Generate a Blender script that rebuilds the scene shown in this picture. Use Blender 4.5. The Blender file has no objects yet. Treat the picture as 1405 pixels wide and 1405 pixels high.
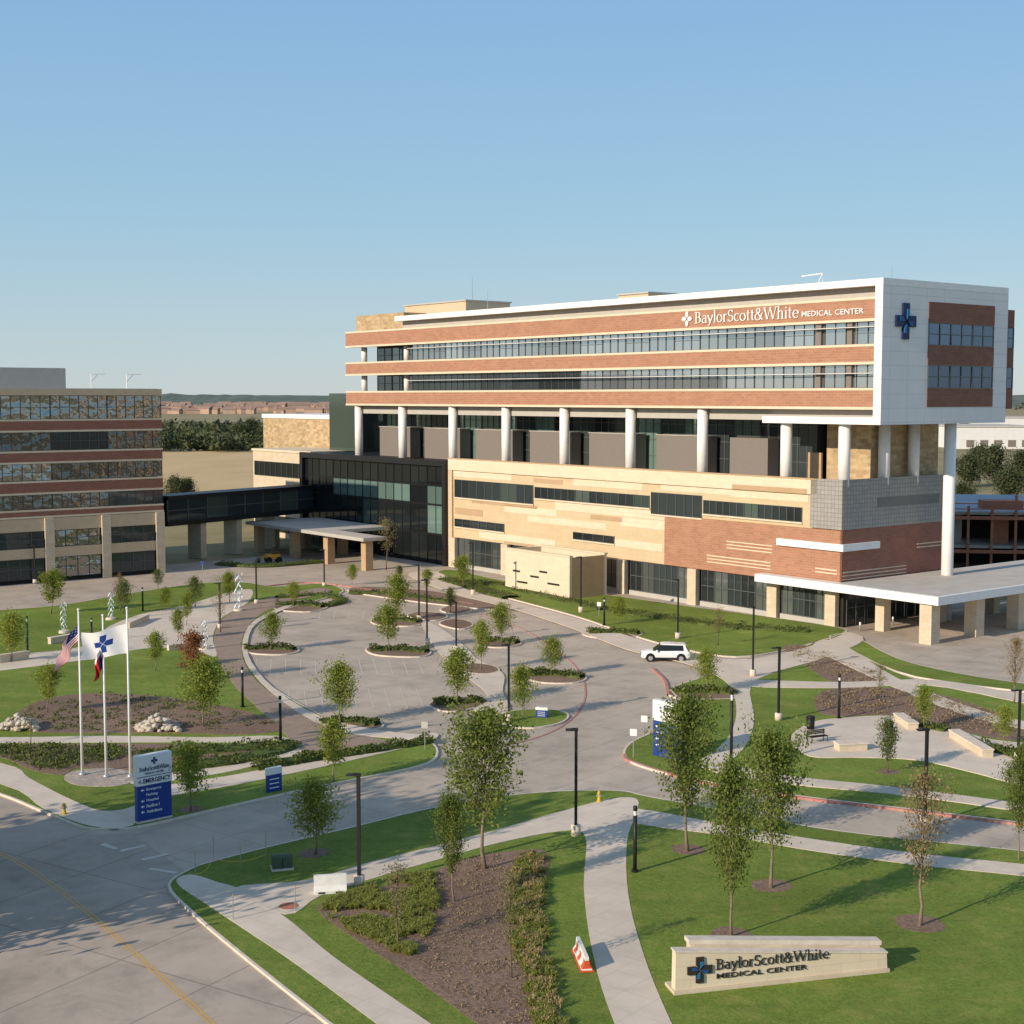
import bpy, bmesh, math, random
from mathutils import Vector, Matrix, noise
R=math.radians; rnd=random.Random(7)
sc=bpy.context.scene; col=sc.collection
F=1962.0; PIT=math.atan(157.5/F); H=26.0; CP=math.cos(PIT); SP=math.sin(PIT)
def ray(px,py):
    dx=(px-702.5)/F; dy=(702.5-py)/F
    return Vector((dx,CP+dy*SP,-SP+dy*CP))
def P(px,py,z=0.0):
    d=ray(px,py); t=(z-H)/d.z; return Vector((d.x*t,d.y*t,z))
def HT(B,py):
    d=ray(702.5,py); return H+B.y*d.z/d.y
# ------------------------------------------------------------------ materials
MATS={}
def nt(name):
    m=bpy.data.materials.new(name); m.use_nodes=True; t=m.node_tree
    return m,t,t.nodes['Principled BSDF']
def mat(name,c,rough=.8,var=.12,scale=1.5,bump=0.0,metal=0.0,stretch=(1,1,1),c2=None,spec=.3,big=0.0):
    m,t,b=nt(name); N=t.nodes; L=t.links
    tc=N.new('ShaderNodeTexCoord'); mp=N.new('ShaderNodeMapping'); mp.inputs['Scale'].default_value=stretch
    L.new(tc.outputs['Object'],mp.inputs['Vector'])
    n=N.new('ShaderNodeTexNoise'); n.inputs['Scale'].default_value=scale; n.inputs['Detail'].default_value=6; n.inputs['Roughness'].default_value=.65
    L.new(mp.outputs[0],n.inputs['Vector'])
    cr=N.new('ShaderNodeValToRGB'); cr.color_ramp.elements[0].position=.3; cr.color_ramp.elements[1].position=.7
    a=c2 if c2 else tuple(x*(1-var) for x in c)
    d=c if c2 else tuple(min(1,x*(1+var)) for x in c)
    cr.color_ramp.elements[0].color=(*a,1); cr.color_ramp.elements[1].color=(*d,1)
    L.new(n.outputs['Fac'],cr.inputs['Fac']); out=cr.outputs['Color']
    if big>0:
        n2=N.new('ShaderNodeTexNoise'); n2.inputs['Scale'].default_value=.12; n2.inputs['Detail'].default_value=4
        L.new(tc.outputs['Object'],n2.inputs['Vector'])
        mr=N.new('ShaderNodeMapRange'); mr.inputs[1].default_value=.3; mr.inputs[2].default_value=.7; mr.inputs[3].default_value=1-big; mr.inputs[4].default_value=1+big
        L.new(n2.outputs['Fac'],mr.inputs[0])
        mx=N.new('ShaderNodeVectorMath'); mx.operation='SCALE'; L.new(out,mx.inputs[0]); L.new(mr.outputs[0],mx.inputs['Scale']); out=mx.outputs[0]
    L.new(out,b.inputs['Base Color'])
    b.inputs['Roughness'].default_value=rough; b.inputs['Metallic'].default_value=metal; b.inputs['Specular IOR Level'].default_value=spec
    if bump:
        bp=N.new('ShaderNodeBump'); bp.inputs['Strength'].default_value=bump; bp.inputs['Distance'].default_value=.1
        L.new(n.outputs['Fac'],bp.inputs['Height']); L.new(bp.outputs[0],b.inputs['Normal'])
    MATS[name]=m; return m
def grassmat(name,c1,c2,dry):
    m,t,b=nt(name); N=t.nodes; L=t.links; tc=N.new('ShaderNodeTexCoord')
    def noi(s,d=5,r=.65,st=(1,1,1)):
        mp=N.new('ShaderNodeMapping'); mp.inputs['Scale'].default_value=st; L.new(tc.outputs['Object'],mp.inputs[0])
        n=N.new('ShaderNodeTexNoise'); n.inputs['Scale'].default_value=s; n.inputs['Detail'].default_value=d; n.inputs['Roughness'].default_value=r; L.new(mp.outputs[0],n.inputs['Vector']); return n.outputs['Fac']
    def rng(x,a,bb,c=0,d=1):
        q=N.new('ShaderNodeMapRange'); q.inputs[1].default_value=a; q.inputs[2].default_value=bb; q.inputs[3].default_value=c; q.inputs[4].default_value=d; L.new(x,q.inputs[0]); return q.outputs[0]
    def mix(f,a,bb):
        q=N.new('ShaderNodeMix'); q.data_type='RGBA'; L.new(f,q.inputs[0])
        for s,x in ((6,a),(7,bb)):
            if isinstance(x,tuple): q.inputs[s].default_value=(*x,1)
            else: L.new(x,q.inputs[s])
        return q.outputs[2]
    fine=noi(5,7,.8); mid=noi(.45,6,.75); big=noi(.09,4); sod=noi(.25,3,.6,(1,3,1))
    k=mix(rng(fine,.36,.64),c1,c2); k=mix(rng(mid,.50,.72,0,.65),k,dry); k=mix(rng(sod,.55,.68,0,.35),k,tuple(x*.75 for x in c1))
    s=N.new('ShaderNodeVectorMath'); s.operation='SCALE'; L.new(k,s.inputs[0]); L.new(rng(big,.3,.7,.8,1.2),s.inputs['Scale'])
    L.new(s.outputs[0],b.inputs['Base Color']); b.inputs['Roughness'].default_value=.9; b.inputs['Specular IOR Level'].default_value=.15
    bp=N.new('ShaderNodeBump'); bp.inputs['Strength'].default_value=.8; bp.inputs['Distance'].default_value=.12; L.new(fine,bp.inputs['Height']); L.new(bp.outputs[0],b.inputs['Normal']); MATS[name]=m
def brickmat(name,c1,c2,mortar,w,h,ms=.02,wall=True,rough=.85,offset=.5,noise_amt=.25,big=.15,rot=0,stain=0.0):
    m,t,b=nt(name); N=t.nodes; L=t.links
    tc=N.new('ShaderNodeTexCoord'); vec=tc.outputs['Object']
    if wall:
        sx=N.new('ShaderNodeSeparateXYZ'); L.new(vec,sx.inputs[0]); ad=N.new('ShaderNodeMath'); L.new(sx.outputs[0],ad.inputs[0]); L.new(sx.outputs[1],ad.inputs[1])
        cb=N.new('ShaderNodeCombineXYZ'); L.new(ad.outputs[0],cb.inputs[0]); L.new(sx.outputs[2],cb.inputs[1]); v2=cb.outputs[0]
    else:
        mp=N.new('ShaderNodeMapping'); mp.inputs['Rotation'].default_value=(0,0,rot); L.new(vec,mp.inputs[0]); v2=mp.outputs[0]
    k=N.new('ShaderNodeTexBrick'); k.offset=offset; k.inputs['Scale'].default_value=1; k.inputs['Brick Width'].default_value=w; k.inputs['Row Height'].default_value=h
    k.inputs['Mortar Size'].default_value=ms; k.inputs['Mortar Smooth'].default_value=.3
    k.inputs['Color1'].default_value=(*c1,1); k.inputs['Color2'].default_value=(*c2,1); k.inputs['Mortar'].default_value=(*mortar,1)
    L.new(v2,k.inputs['Vector'])
    n=N.new('ShaderNodeTexNoise'); n.inputs['Scale'].default_value=big; n.inputs['Detail'].default_value=8; n.inputs['Roughness'].default_value=.7; L.new(vec,n.inputs['Vector'])
    mr=N.new('ShaderNodeMapRange'); mr.inputs[1].default_value=.25; mr.inputs[2].default_value=.75; mr.inputs[3].default_value=1-noise_amt; mr.inputs[4].default_value=1+noise_amt
    L.new(n.outputs['Fac'],mr.inputs[0]); fac=mr.outputs[0]
    if stain:
        for sc_,lo,hi,di in ((.05,.35,.6,1.5),(.35,.30,.52,.6)):
            n3=N.new('ShaderNodeTexNoise'); n3.inputs['Scale'].default_value=sc_; n3.inputs['Detail'].default_value=9; n3.inputs['Roughness'].default_value=.72; n3.inputs['Distortion'].default_value=di; L.new(vec,n3.inputs['Vector'])
            m3=N.new('ShaderNodeMapRange'); m3.inputs[1].default_value=lo; m3.inputs[2].default_value=hi; m3.inputs[3].default_value=1-stain; m3.inputs[4].default_value=1.03; L.new(n3.outputs['Fac'],m3.inputs[0])
            mm=N.new('ShaderNodeMath'); mm.operation='MULTIPLY'; L.new(fac,mm.inputs[0]); L.new(m3.outputs[0],mm.inputs[1]); fac=mm.outputs[0]
    mx=N.new('ShaderNodeVectorMath'); mx.operation='SCALE'; L.new(k.outputs['Color'],mx.inputs[0]); L.new(fac,mx.inputs['Scale'])
    L.new(mx.outputs[0],b.inputs['Base Color']); b.inputs['Roughness'].default_value=rough; b.inputs['Specular IOR Level'].default_value=.25
    MATS[name]=m; return m
def glassmat(name,c,metal,rough=.06,var=.25,bump=.05,bs=.7):
    m,t,b=nt(name); N=t.nodes; L=t.links
    oi=N.new('ShaderNodeObjectInfo'); mr=N.new('ShaderNodeMapRange'); mr.inputs[3].default_value=1-var; mr.inputs[4].default_value=1+var
    L.new(oi.outputs['Random'],mr.inputs[0]); mx=N.new('ShaderNodeVectorMath'); mx.operation='SCALE'; mx.inputs[0].default_value=c; L.new(mr.outputs[0],mx.inputs['Scale'])
    L.new(mx.outputs[0],b.inputs['Base Color']); b.inputs['Metallic'].default_value=metal; b.inputs['Roughness'].default_value=rough
    tc=N.new('ShaderNodeTexCoord'); n=N.new('ShaderNodeTexNoise'); n.inputs['Scale'].default_value=bs; L.new(tc.outputs['Object'],n.inputs['Vector'])
    bp=N.new('ShaderNodeBump'); bp.inputs['Strength'].default_value=bump; bp.inputs['Distance'].default_value=.1 if bump<.3 else .6; L.new(n.outputs['Fac'],bp.inputs['Height']); L.new(bp.outputs[0],b.inputs['Normal'])
    MATS[name]=m; return m
def leafmat(name,c1,c2,trans=.3):
    m,t,b=nt(name); N=t.nodes; L=t.links
    g=N.new('ShaderNodeNewGeometry'); cr=N.new('ShaderNodeValToRGB'); cr.color_ramp.elements[0].color=(*c1,1); cr.color_ramp.elements[1].color=(*c2,1)
    oi=N.new('ShaderNodeObjectInfo'); ad=N.new('ShaderNodeMath'); ad.operation='MULTIPLY_ADD'; ad.inputs[1].default_value=.35; L.new(oi.outputs['Random'],ad.inputs[0])
    ml=N.new('ShaderNodeMath'); ml.operation='MULTIPLY'; ml.inputs[1].default_value=.7; L.new(g.outputs['Random Per Island'],ml.inputs[0]); L.new(ml.outputs[0],ad.inputs[2])
    L.new(ad.outputs[0],cr.inputs['Fac']); L.new(cr.outputs[0],b.inputs['Base Color']); b.inputs['Roughness'].default_value=.6; b.inputs['Specular IOR Level'].default_value=.2
    tr=N.new('ShaderNodeBsdfTranslucent'); L.new(cr.outputs[0],tr.inputs['Color']); ms=N.new('ShaderNodeMixShader'); ms.inputs[0].default_value=trans
    L.new(b.outputs[0],ms.inputs[1]); L.new(tr.outputs[0],ms.inputs[2]); L.new(ms.outputs[0],N['Material Output'].inputs['Surface'])
    MATS[name]=m; return m
M=MATS
mat('far_ground',(.36,.29,.16),.95,.2,.012,c2=(.19,.18,.085),big=.2)
mat('dry_field',(.62,.44,.23),.95,.15,.05,c2=(.50,.36,.18),stretch=(1,.3,1))
grassmat('grass',(.118,.180,.028),(.225,.290,.055),(.33,.31,.09))
mat('mulch',(.31,.205,.15),.95,.3,5,bump=.8,c2=(.145,.095,.07),big=.15)
brickmat('road_concrete',(.495,.415,.34),(.47,.395,.325),(.35,.29,.24),4.6,4.6,.04,wall=False,offset=0,noise_amt=.09,big=.35,rot=R(38),stain=.17)
brickmat('street_concrete',(.44,.365,.30),(.415,.345,.285),(.27,.225,.185),5.5,7.5,.045,wall=False,offset=0,noise_amt=.13,big=.3,rot=R(32),stain=.22)
brickmat('walk_concrete',(.65,.555,.46),(.63,.535,.445),(.53,.45,.37),1.6,1.6,.02,wall=False,offset=0,noise_amt=.09,big=.5,rot=R(40),stain=.09)
brickmat('pavers',(.36,.265,.205),(.31,.23,.18),(.24,.19,.155),.6,.3,.02,wall=False,noise_amt=.15,big=.6)
brickmat('plaza_paver',(.50,.42,.35),(.36,.30,.26),(.28,.24,.21),.5,.5,.03,wall=False,noise_amt=.2,big=1)
mat('kerb',(.66,.57,.475),.85,.14,2)
mat('kerb_red',(.46,.13,.11),.7,.2,2,c2=(.50,.30,.25))
mat('paint_white',(.66,.60,.53),.6,.1,.8,c2=(.54,.47,.40))
mat('paint_yellow',(.62,.36,.07),.6,.15,1,c2=(.52,.34,.14))
brickmat('brick',(.405,.205,.13),(.35,.17,.106),(.42,.27,.2),.9,.3,.02,noise_amt=.12,big=.6)
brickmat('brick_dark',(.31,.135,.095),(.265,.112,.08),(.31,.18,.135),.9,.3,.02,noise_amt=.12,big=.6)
brickmat('brick_end_shade',(.24,.115,.082),(.20,.095,.067),(.25,.15,.11),.9,.3,.02,noise_amt=.12,big=.6)  # same brick, colour darkened to carry the shade of the end faces
brickmat('cream',(.59,.465,.30),(.55,.43,.27),(.47,.37,.25),1.8,.6,.012,noise_amt=.07,big=.7)
brickmat('cream_pale',(.69,.585,.44),(.66,.555,.41),(.55,.46,.34),1.8,.6,.012,noise_amt=.07,big=.7)
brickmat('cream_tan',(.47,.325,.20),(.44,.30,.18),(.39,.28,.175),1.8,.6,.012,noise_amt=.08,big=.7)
brickmat('stone',(.52,.39,.23),(.35,.25,.14),(.44,.33,.21),1.1,.45,.025,noise_amt=.3,big=1.2)
brickmat('stone_pale',(.62,.52,.39),(.56,.46,.335),(.48,.395,.29),1.2,.4,.015,noise_amt=.12,big=1)
brickmat('white_panel',(.74,.74,.73),(.72,.72,.71),(.5,.5,.5),3.2,1.55,.025,offset=0,rough=.5,noise_amt=.05,big=.4)
mat('white_metal',(.80,.79,.77),.45,.05,1)
mat('grey_panel',(.20,.175,.155),.6,.07,1,stretch=(1,1,8))
mat('grey_band',(.44,.42,.38),.7,.06,1)
brickmat('perforated',(.35,.33,.31),(.30,.285,.27),(.21,.20,.195),.5,.5,.04,offset=0,rough=.5,noise_amt=.08,big=.5)
mat('perforated_dark',(.17,.165,.16),.5,.1,3)
mat('roof_grey',(.50,.46,.42),.85,.12,.4)
mat('roof_membrane',(.55,.54,.52),.85,.1,.3)
mat('tan_wall',(.56,.44,.30),.8,.07,1)
mat('dark_metal',(.018,.018,.018),.45,.1,2)
mat('black',(.012,.012,.013),.5,.1,2)
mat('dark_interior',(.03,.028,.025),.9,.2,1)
mat('steel',(.55,.55,.56),.35,.05,2,metal=.7)
glassmat('glass_sky',(.52,.54,.55),.85,.05,.22)
glassmat('glass_dark',(.030,.038,.040),.0,.04,.4)
glassmat('glass_black',(.013,.016,.017),.0,.05,.3)
glassmat('glass_teal',(.20,.31,.28),.5,.06,.3)
glassmat('glass_green',(.12,.16,.14),.6,.06,.45)
glassmat('glass_office',(.26,.26,.245),.85,.04,.5,.55,.5)
glassmat('glass_navy',(.11,.15,.22),.75,.06,.2)
glassmat('glass_mid',(.22,.25,.25),.7,.06,.35)
mat('frame',(.10,.11,.11),.5,.1,2)
mat('sign_blue',(.018,.055,.26),.4,.06,1)
mat('sign_white',(.80,.80,.79),.4,.03,1)
mat('logo_blue',(.010,.022,.085),.4,.1,2)
mat('logo_sky',(.025,.16,.36),.4,.1,2)
mat('logo_mid',(.016,.08,.25),.4,.1,2)
mat('letter_bronze',(.035,.028,.025),.5,.1,4)
mat('flag_red',(.46,.012,.025),.8,.1,3); mat('flag_blue',(.012,.018,.11),.8,.1,3); mat('flag_white',(.74,.74,.74),.8,.04,3); mat('flag_logo',(.010,.05,.24),.8,.05,3)
mat('bark',(.30,.23,.17),.95,.3,6,c2=(.16,.12,.09)); mat('bark_dark',(.18,.135,.1),.95,.3,6,c2=(.09,.07,.055))
mat('rock',(.62,.55,.46),.9,.25,3,bump=.4,c2=(.38,.33,.27))
mat('car_white',(.80,.80,.80),.25,.02,1,spec=.5)
mat('tyre',(.015,.015,.015),.9,.1,4); mat('lamp_red',(.4,.02,.02),.3,.1,2); mat('lamp_clear',(.75,.75,.75),.15,.05,2)
mat('hydrant',(.60,.42,.04),.5,.1,4); mat('utility_green',(.07,.10,.07),.6,.1,3); mat('barrier_white',(.74,.73,.70),.6,.1,2); mat('safety_orange',(.60,.10,.03),.6,.1,3)
mat('machine_yellow',(.55,.28,.03),.5,.1,3)
mat('blue_tarp',(.14,.22,.36),.6,.2,.5,c2=(.42,.41,.41)); mat('rust_steel',(.42,.16,.09),.7,.2,2); mat('slab_concrete',(.40,.36,.32),.85,.1,1)
mat('house_wall',(.44,.30,.23),.9,.15,.2); mat('house_roof',(.30,.205,.165),.9,.15,.2); mat('ridge',(.13,.165,.14),.95,.3,.02,c2=(.085,.12,.10))  # ridge colour lightened to carry the distance haze
mat('sculpt_white',(.66,.70,.72),.3,.1,3); mat('sculpt_blue',(.25,.42,.52),.3,.2,3)
leafmat('leaf_elm',(.095,.135,.024),(.25,.30,.065),.42)
leafmat('leaf_young',(.15,.20,.026),(.36,.40,.075),.44)
leafmat('leaf_oak',(.075,.105,.028),(.19,.22,.07),.35)
leafmat('leaf_sparse',(.16,.145,.055),(.30,.25,.11),.3)
leafmat('leaf_brown',(.19,.14,.06),(.36,.27,.13),.35)
leafmat('leaf_red',(.20,.07,.03),(.38,.17,.06),.35)
leafmat('leaf_hedge',(.045,.07,.017),(.14,.17,.04),.25)
leafmat('leaf_liriope',(.15,.185,.03),(.40,.41,.10),.42)
leafmat('leaf_straw',(.30,.24,.10),(.52,.41,.19),.3)
leafmat('leaf_scrub',(.18,.13,.075),(.34,.26,.15),.15)
leafmat('leaf_far',(.040,.056,.022),(.09,.105,.045),.1)
leafmat('leaf_haze',(.085,.105,.085),(.13,.15,.12),.1)  # far leaf tone with distance haze mixed into the colour
# ------------------------------------------------------------------ mesh builder
class MB:
    def __init__(s): s.v=[]; s.f=[]; s.m=[]
    def poly(s,pts,mi=0):
        n=len(s.v); s.v+= [tuple(p) for p in pts]; s.f.append(tuple(range(n,n+len(pts)))); s.m.append(mi); return s
    def box(s,x0,x1,y0,y1,z0,z1,mi=0):
        if x0>x1:x0,x1=x1,x0
        if y0>y1:y0,y1=y1,y0
        n=len(s.v)
        s.v+=[(x0,y0,z0),(x1,y0,z0),(x1,y1,z0),(x0,y1,z0),(x0,y0,z1),(x1,y0,z1),(x1,y1,z1),(x0,y1,z1)]
        for f in ((0,3,2,1),(4,5,6,7),(0,1,5,4),(1,2,6,5),(2,3,7,6),(3,0,4,7)): s.f.append(tuple(n+i for i in f)); s.m.append(mi)
        return s
    def prism(s,pts,z0,z1,mi=0,axis='z'):
        n=len(s.v); k=len(pts)
        if axis=='z': s.v+=[(p[0],p[1],z0) for p in pts]+[(p[0],p[1],z1) for p in pts]
        elif axis=='y': s.v+=[(p[0],z0,p[1]) for p in pts]+[(p[0],z1,p[1]) for p in pts]
        else: s.v+=[(z0,p[0],p[1]) for p in pts]+[(z1,p[0],p[1]) for p in pts]
        s.f.append(tuple(range(n+k-1,n-1,-1))); s.f.append(tuple(range(n+k,n+2*k))); s.m+=[mi,mi]
        for i in range(k):
            j=(i+1)%k; s.f.append((n+i,n+j,n+k+j,n+k+i)); s.m.append(mi)
        return s
    def tube(s,pts,rad,k=8,mi=0):
        pts=[Vector(p) for p in pts]; n=len(s.v)
        for i,p in enumerate(pts):
            d=(pts[min(i+1,len(pts)-1)]-pts[max(i-1,0)]).normalized()
            a=d.orthogonal().normalized() if abs(d.z)<.99 else Vector((1,0,0)); a=(a-d*a.dot(d)).normalized(); b=d.cross(a)
            r=rad[i] if hasattr(rad,'__len__') else rad
            for j in range(k):
                t=2*math.pi*j/k; s.v.append(tuple(p+a*(r*math.cos(t))+b*(r*math.sin(t))))
        for i in range(len(pts)-1):
            for j in range(k):
                q=(j+1)%k; s.f.append((n+i*k+j,n+i*k+q,n+(i+1)*k+q,n+(i+1)*k+j)); s.m.append(mi)
        e=n+(len(pts)-1)*k
        s.f.append(tuple(n+j for j in reversed(range(k)))); s.f.append(tuple(e+j for j in range(k))); s.m+=[mi,mi]
        return s
    def leaf(s,c,size,r,mi=0,flat=0.0):
        d=Vector((r.gauss(0,1),r.gauss(0,1),r.gauss(0,1)*(1-flat))).normalized(); a=d.orthogonal().normalized(); a.rotate(Matrix.Rotation(r.random()*6.28,3,d)); b=d.cross(a)
        l=size*r.uniform(.7,1.3); w=l*.62; c=Vector(c)
        s.poly([c-a*l*.5,c+b*w*.5,c+a*l*.5,c-b*w*.5],mi)
    def mesh(s,name,mats,smooth=False):
        me=bpy.data.meshes.new(name); me.from_pydata(s.v,[],s.f)
        mats=mats if isinstance(mats,(list,tuple)) else [mats]
        for q in mats: me.materials.append(M[q])
        if len(mats)>1: me.polygons.foreach_set('material_index',s.m)
        if smooth: me.polygons.foreach_set('use_smooth',[True]*len(me.polygons))
        me.update(); return me
    def build(s,name,mats,parent=None,smooth=False):
        return link(name,s.mesh(name,mats,smooth),parent)
def link(name,me,parent=None):
    o=bpy.data.objects.new(name,me); col.objects.link(o)
    if parent: o.parent=parent
    return o
def tag(o,label,cat=None,group=None,kind=None):
    o['label']=label
    if cat:o['category']=cat
    if group:o['group']=group
    if kind:o['kind']=kind
    return o
def thing(name,label,cat,loc=(0,0,0),rz=0,group=None):
    o=bpy.data.objects.new(name,None); col.objects.link(o); o.location=loc; o.rotation_euler=(0,0,rz); o.empty_display_size=.5
    return tag(o,label,cat,group)
def copy_tree(o,parent=None):
    c=o.copy(); col.objects.link(c); c.parent=parent
    for ch in list(o.children): copy_tree(ch,c)
    return c
def text(parent,name,s,x0,z0,w,h,m,plane='F',d=0.0,depth=.06,bold=.012):
    cu=bpy.data.curves.new('t','FONT'); cu.body=s; cu.size=1; cu.extrude=.02; cu.offset=bold; cu.resolution_u=2
    o=bpy.data.objects.new('t',cu); col.objects.link(o); dg=bpy.context.evaluated_depsgraph_get(); dg.update()
    me=bpy.data.meshes.new_from_object(o.evaluated_get(dg)); bpy.data.objects.remove(o); bpy.data.curves.remove(cu)
    xs=[v.co.x for v in me.vertices]; ys=[v.co.y for v in me.vertices]; ax,bxx,ay,by=min(xs),max(xs),min(ys),max(ys)
    for v in me.vertices:
        X=x0+(v.co.x-ax)/(bxx-ax)*w; Z=z0+(v.co.y-ay)/(by-ay)*h; D=(v.co.z+.02)/.04*depth
        v.co=(X,d-D,Z) if plane=='F' else (d+D,X,Z)
    me.materials.clear(); me.materials.append(M[m]); me.name=name
    return link(name,me,parent)
def arc(cx,cy,rx,ry,a0,a1,n=14): return [(cx+rx*math.cos(R(a0+(a1-a0)*i/n)),cy+ry*math.sin(R(a0+(a1-a0)*i/n))) for i in range(n+1)]
def ser(x,y,w=.2): return ('s',[(x-w/2,y),(x+w/2,y)])
GL={'B':(.56,[[(.13,0),(.13,.72)],[(.13,.70),(.28,.70)]+arc(.28,.545,.15,.155,90,-90)+[(.13,.39)],[(.28,.39)]+arc(.29,.205,.18,.185,90,-90)+[(.13,.02)]],[ser(.1,.0),ser(.1,.72)]),
'a':(.47,[[(.36,0),(.36,.34)]+arc(.23,.34,.13,.13,0,150),arc(.22,.14,.15,.14,90,270,10)+[(.36,.06)],[(.22,.28),(.36,.30)]],[ser(.39,.01,.12)]),
'y':(.47,[[(.06,.47),(.24,.02)],[(.43,.47),(.24,.02),(.17,-.15),(.05,-.19)]],[ser(.07,.47,.17),ser(.42,.47,.15)]),
'l':(.25,[[(.125,0),(.125,.76)]],[ser(.125,0),ser(.09,.76,.12)]),'o':(.5,[arc(.25,.235,.19,.235,0,360,22)],[]),
'r':(.36,[[(.12,0),(.12,.48)],[(.12,.33),(.19,.45),(.26,.47),(.32,.43)]],[ser(.12,0),ser(.09,.47,.12)]),
'S':(.5,[arc(.25,.535,.155,.185,25,270)+arc(.25,.185,.175,.185,90,-155)],[('v',[(.40,.56),(.40,.72)]),('v',[(.07,.0),(.07,.16)])]),
'c':(.44,[arc(.25,.235,.19,.235,45,315,18)],[]),'t':(.32,[[(.14,.64),(.14,.1)]+arc(.22,.1,.08,.09,180,300,6)],[ser(.15,.46,.26)]),
'&':(.66,[arc(.27,.57,.12,.15,-60,250,16)+[(.55,.02)],[(.33,.44)]+arc(.25,.19,.2,.2,110,320,14)+[(.55,.38)]],[ser(.54,.40,.16),ser(.57,.01,.14)]),
'W':(.98,[[(.07,.72),(.28,0)],[(.28,0),(.49,.70)],[(.49,.70),(.70,0)],[(.70,0),(.91,.72)]],[ser(.08,.72,.2),ser(.49,.72,.18),ser(.90,.72,.18)]),
'h':(.53,[[(.12,0),(.12,.76)],[(.12,.33)]+arc(.26,.34,.135,.135,160,0,10)+[(.395,0)]],[ser(.12,0),ser(.40,0),ser(.09,.76,.12)]),
'i':(.25,[[(.125,0),(.125,.47)],[(.125,.60),(.125,.70)]],[ser(.125,0),ser(.09,.47,.12)]),
'e':(.47,[arc(.25,.235,.185,.235,5,320,20),[(.07,.25),(.43,.25)]],[])}
def serif(parent,name,s,x0,z0,w,h,m,plane='F',d=0.0,depth=.06,thick=.105,thin=.04):
    tot=sum(GL[c][0] for c in s); kx=w/tot; kz=h/.72; mb=MB(); cx=0; cnt=0
    def put(x,y,D):
        X=x0+x*kx; Z=z0+y*kz; return (X,d-D,Z) if plane=='F' else (d+D,X,Z)
    for c in s:
        adv,st,sf=GL[c]
        for pts in [('n',q) for q in st]+sf:
            k,q=pts; D=depth+.0022*(cnt%5); cnt+=1; n=len(q); A=[];Bq=[]
            for i in range(n):
                a=q[max(i-1,0)]; b=q[min(i+1,n-1)]
                if math.dist(q[0],q[-1])<1e-4 and i in (0,n-1): a=q[n-2]; b=q[1]
                dx,dy=b[0]-a[0],b[1]-a[1]; l=math.hypot(dx,dy) or 1; ww=thin+(thick-thin)*(abs(dy)/l)**1.5
                if k in 'sv': ww=thin
                if c=='W' and dy>0: ww=thin*1.3
                nx,ny=-dy/l*ww/2,dx/l*ww/2; A.append((cx+q[i][0]+nx,q[i][1]+ny)); Bq.append((cx+q[i][0]-nx,q[i][1]-ny))
            for i in range(n-1):
                mb.poly([put(*Bq[i],D),put(*Bq[i+1],D),put(*A[i+1],D),put(*A[i],D)])
                mb.poly([put(*A[i],D),put(*A[i+1],D),put(*A[i+1],0),put(*A[i],0)]); mb.poly([put(*Bq[i],0),put(*Bq[i+1],0),put(*Bq[i+1],D),put(*Bq[i],D)])
            mb.poly([put(*A[0],D),put(*A[0],0),put(*Bq[0],0),put(*Bq[0],D)]); mb.poly([put(*A[-1],0),put(*A[-1],D),put(*Bq[-1],D),put(*Bq[-1],0)])
        cx+=adv
    return mb.build(name,m,parent)
# ------------------------------------------------------------------ ground helpers
def smooth_closed(pts,k=5):
    out=[]; n=len(pts)
    for i in range(n):
        p0,p1,p2,p3=pts[i-1],pts[i],pts[(i+1)%n],pts[(i+2)%n]
        for j in range(k):
            t=j/k; out.append(.5*((2*p1)+(p2-p0)*t+(2*p0-5*p1+4*p2-p3)*t*t+(3*p1-p0-3*p2+p3)*t**3))
    return out
def smooth_open(pts,k=6):
    q=[2*pts[0]-pts[1]]+pts+[2*pts[-1]-pts[-2]]; out=[]
    for i in range(1,len(q)-2):
        p0,p1,p2,p3=q[i-1],q[i],q[i+1],q[i+2]
        for j in range(k):
            t=j/k; out.append(.5*((2*p1)+(p2-p0)*t+(2*p0-5*p1+4*p2-p3)*t*t+(3*p1-p0-3*p2+p3)*t**3))
    out.append(q[-2]); return out
def area(p): return sum(p[i-1].x*p[i].y-p[i].x*p[i-1].y for i in range(len(p)))/2
def fillpoly(pts,z,zb,matname,name):
    bm=bmesh.new(); n=len(pts); vs=[bm.verts.new((p.x,p.y,z)) for p in pts]; f=bm.faces.new(vs); f.normal_update()
    if f.normal.z<0: f.normal_flip()
    bmesh.ops.triangulate(bm,faces=[f],ngon_method='EAR_CLIP')
    lo=[bm.verts.new((p.x,p.y,zb)) for p in pts]
    for i in range(n): bm.faces.new((vs[i],lo[i],lo[(i+1)%n],vs[(i+1)%n]))
    bmesh.ops.recalc_face_normals(bm,faces=[f for f in bm.faces if abs(f.normal.z)<.5])
    me=bpy.data.meshes.new(name); bm.to_mesh(me); bm.free(); me.materials.append(M[matname]); o=link(name,me); return o
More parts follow.
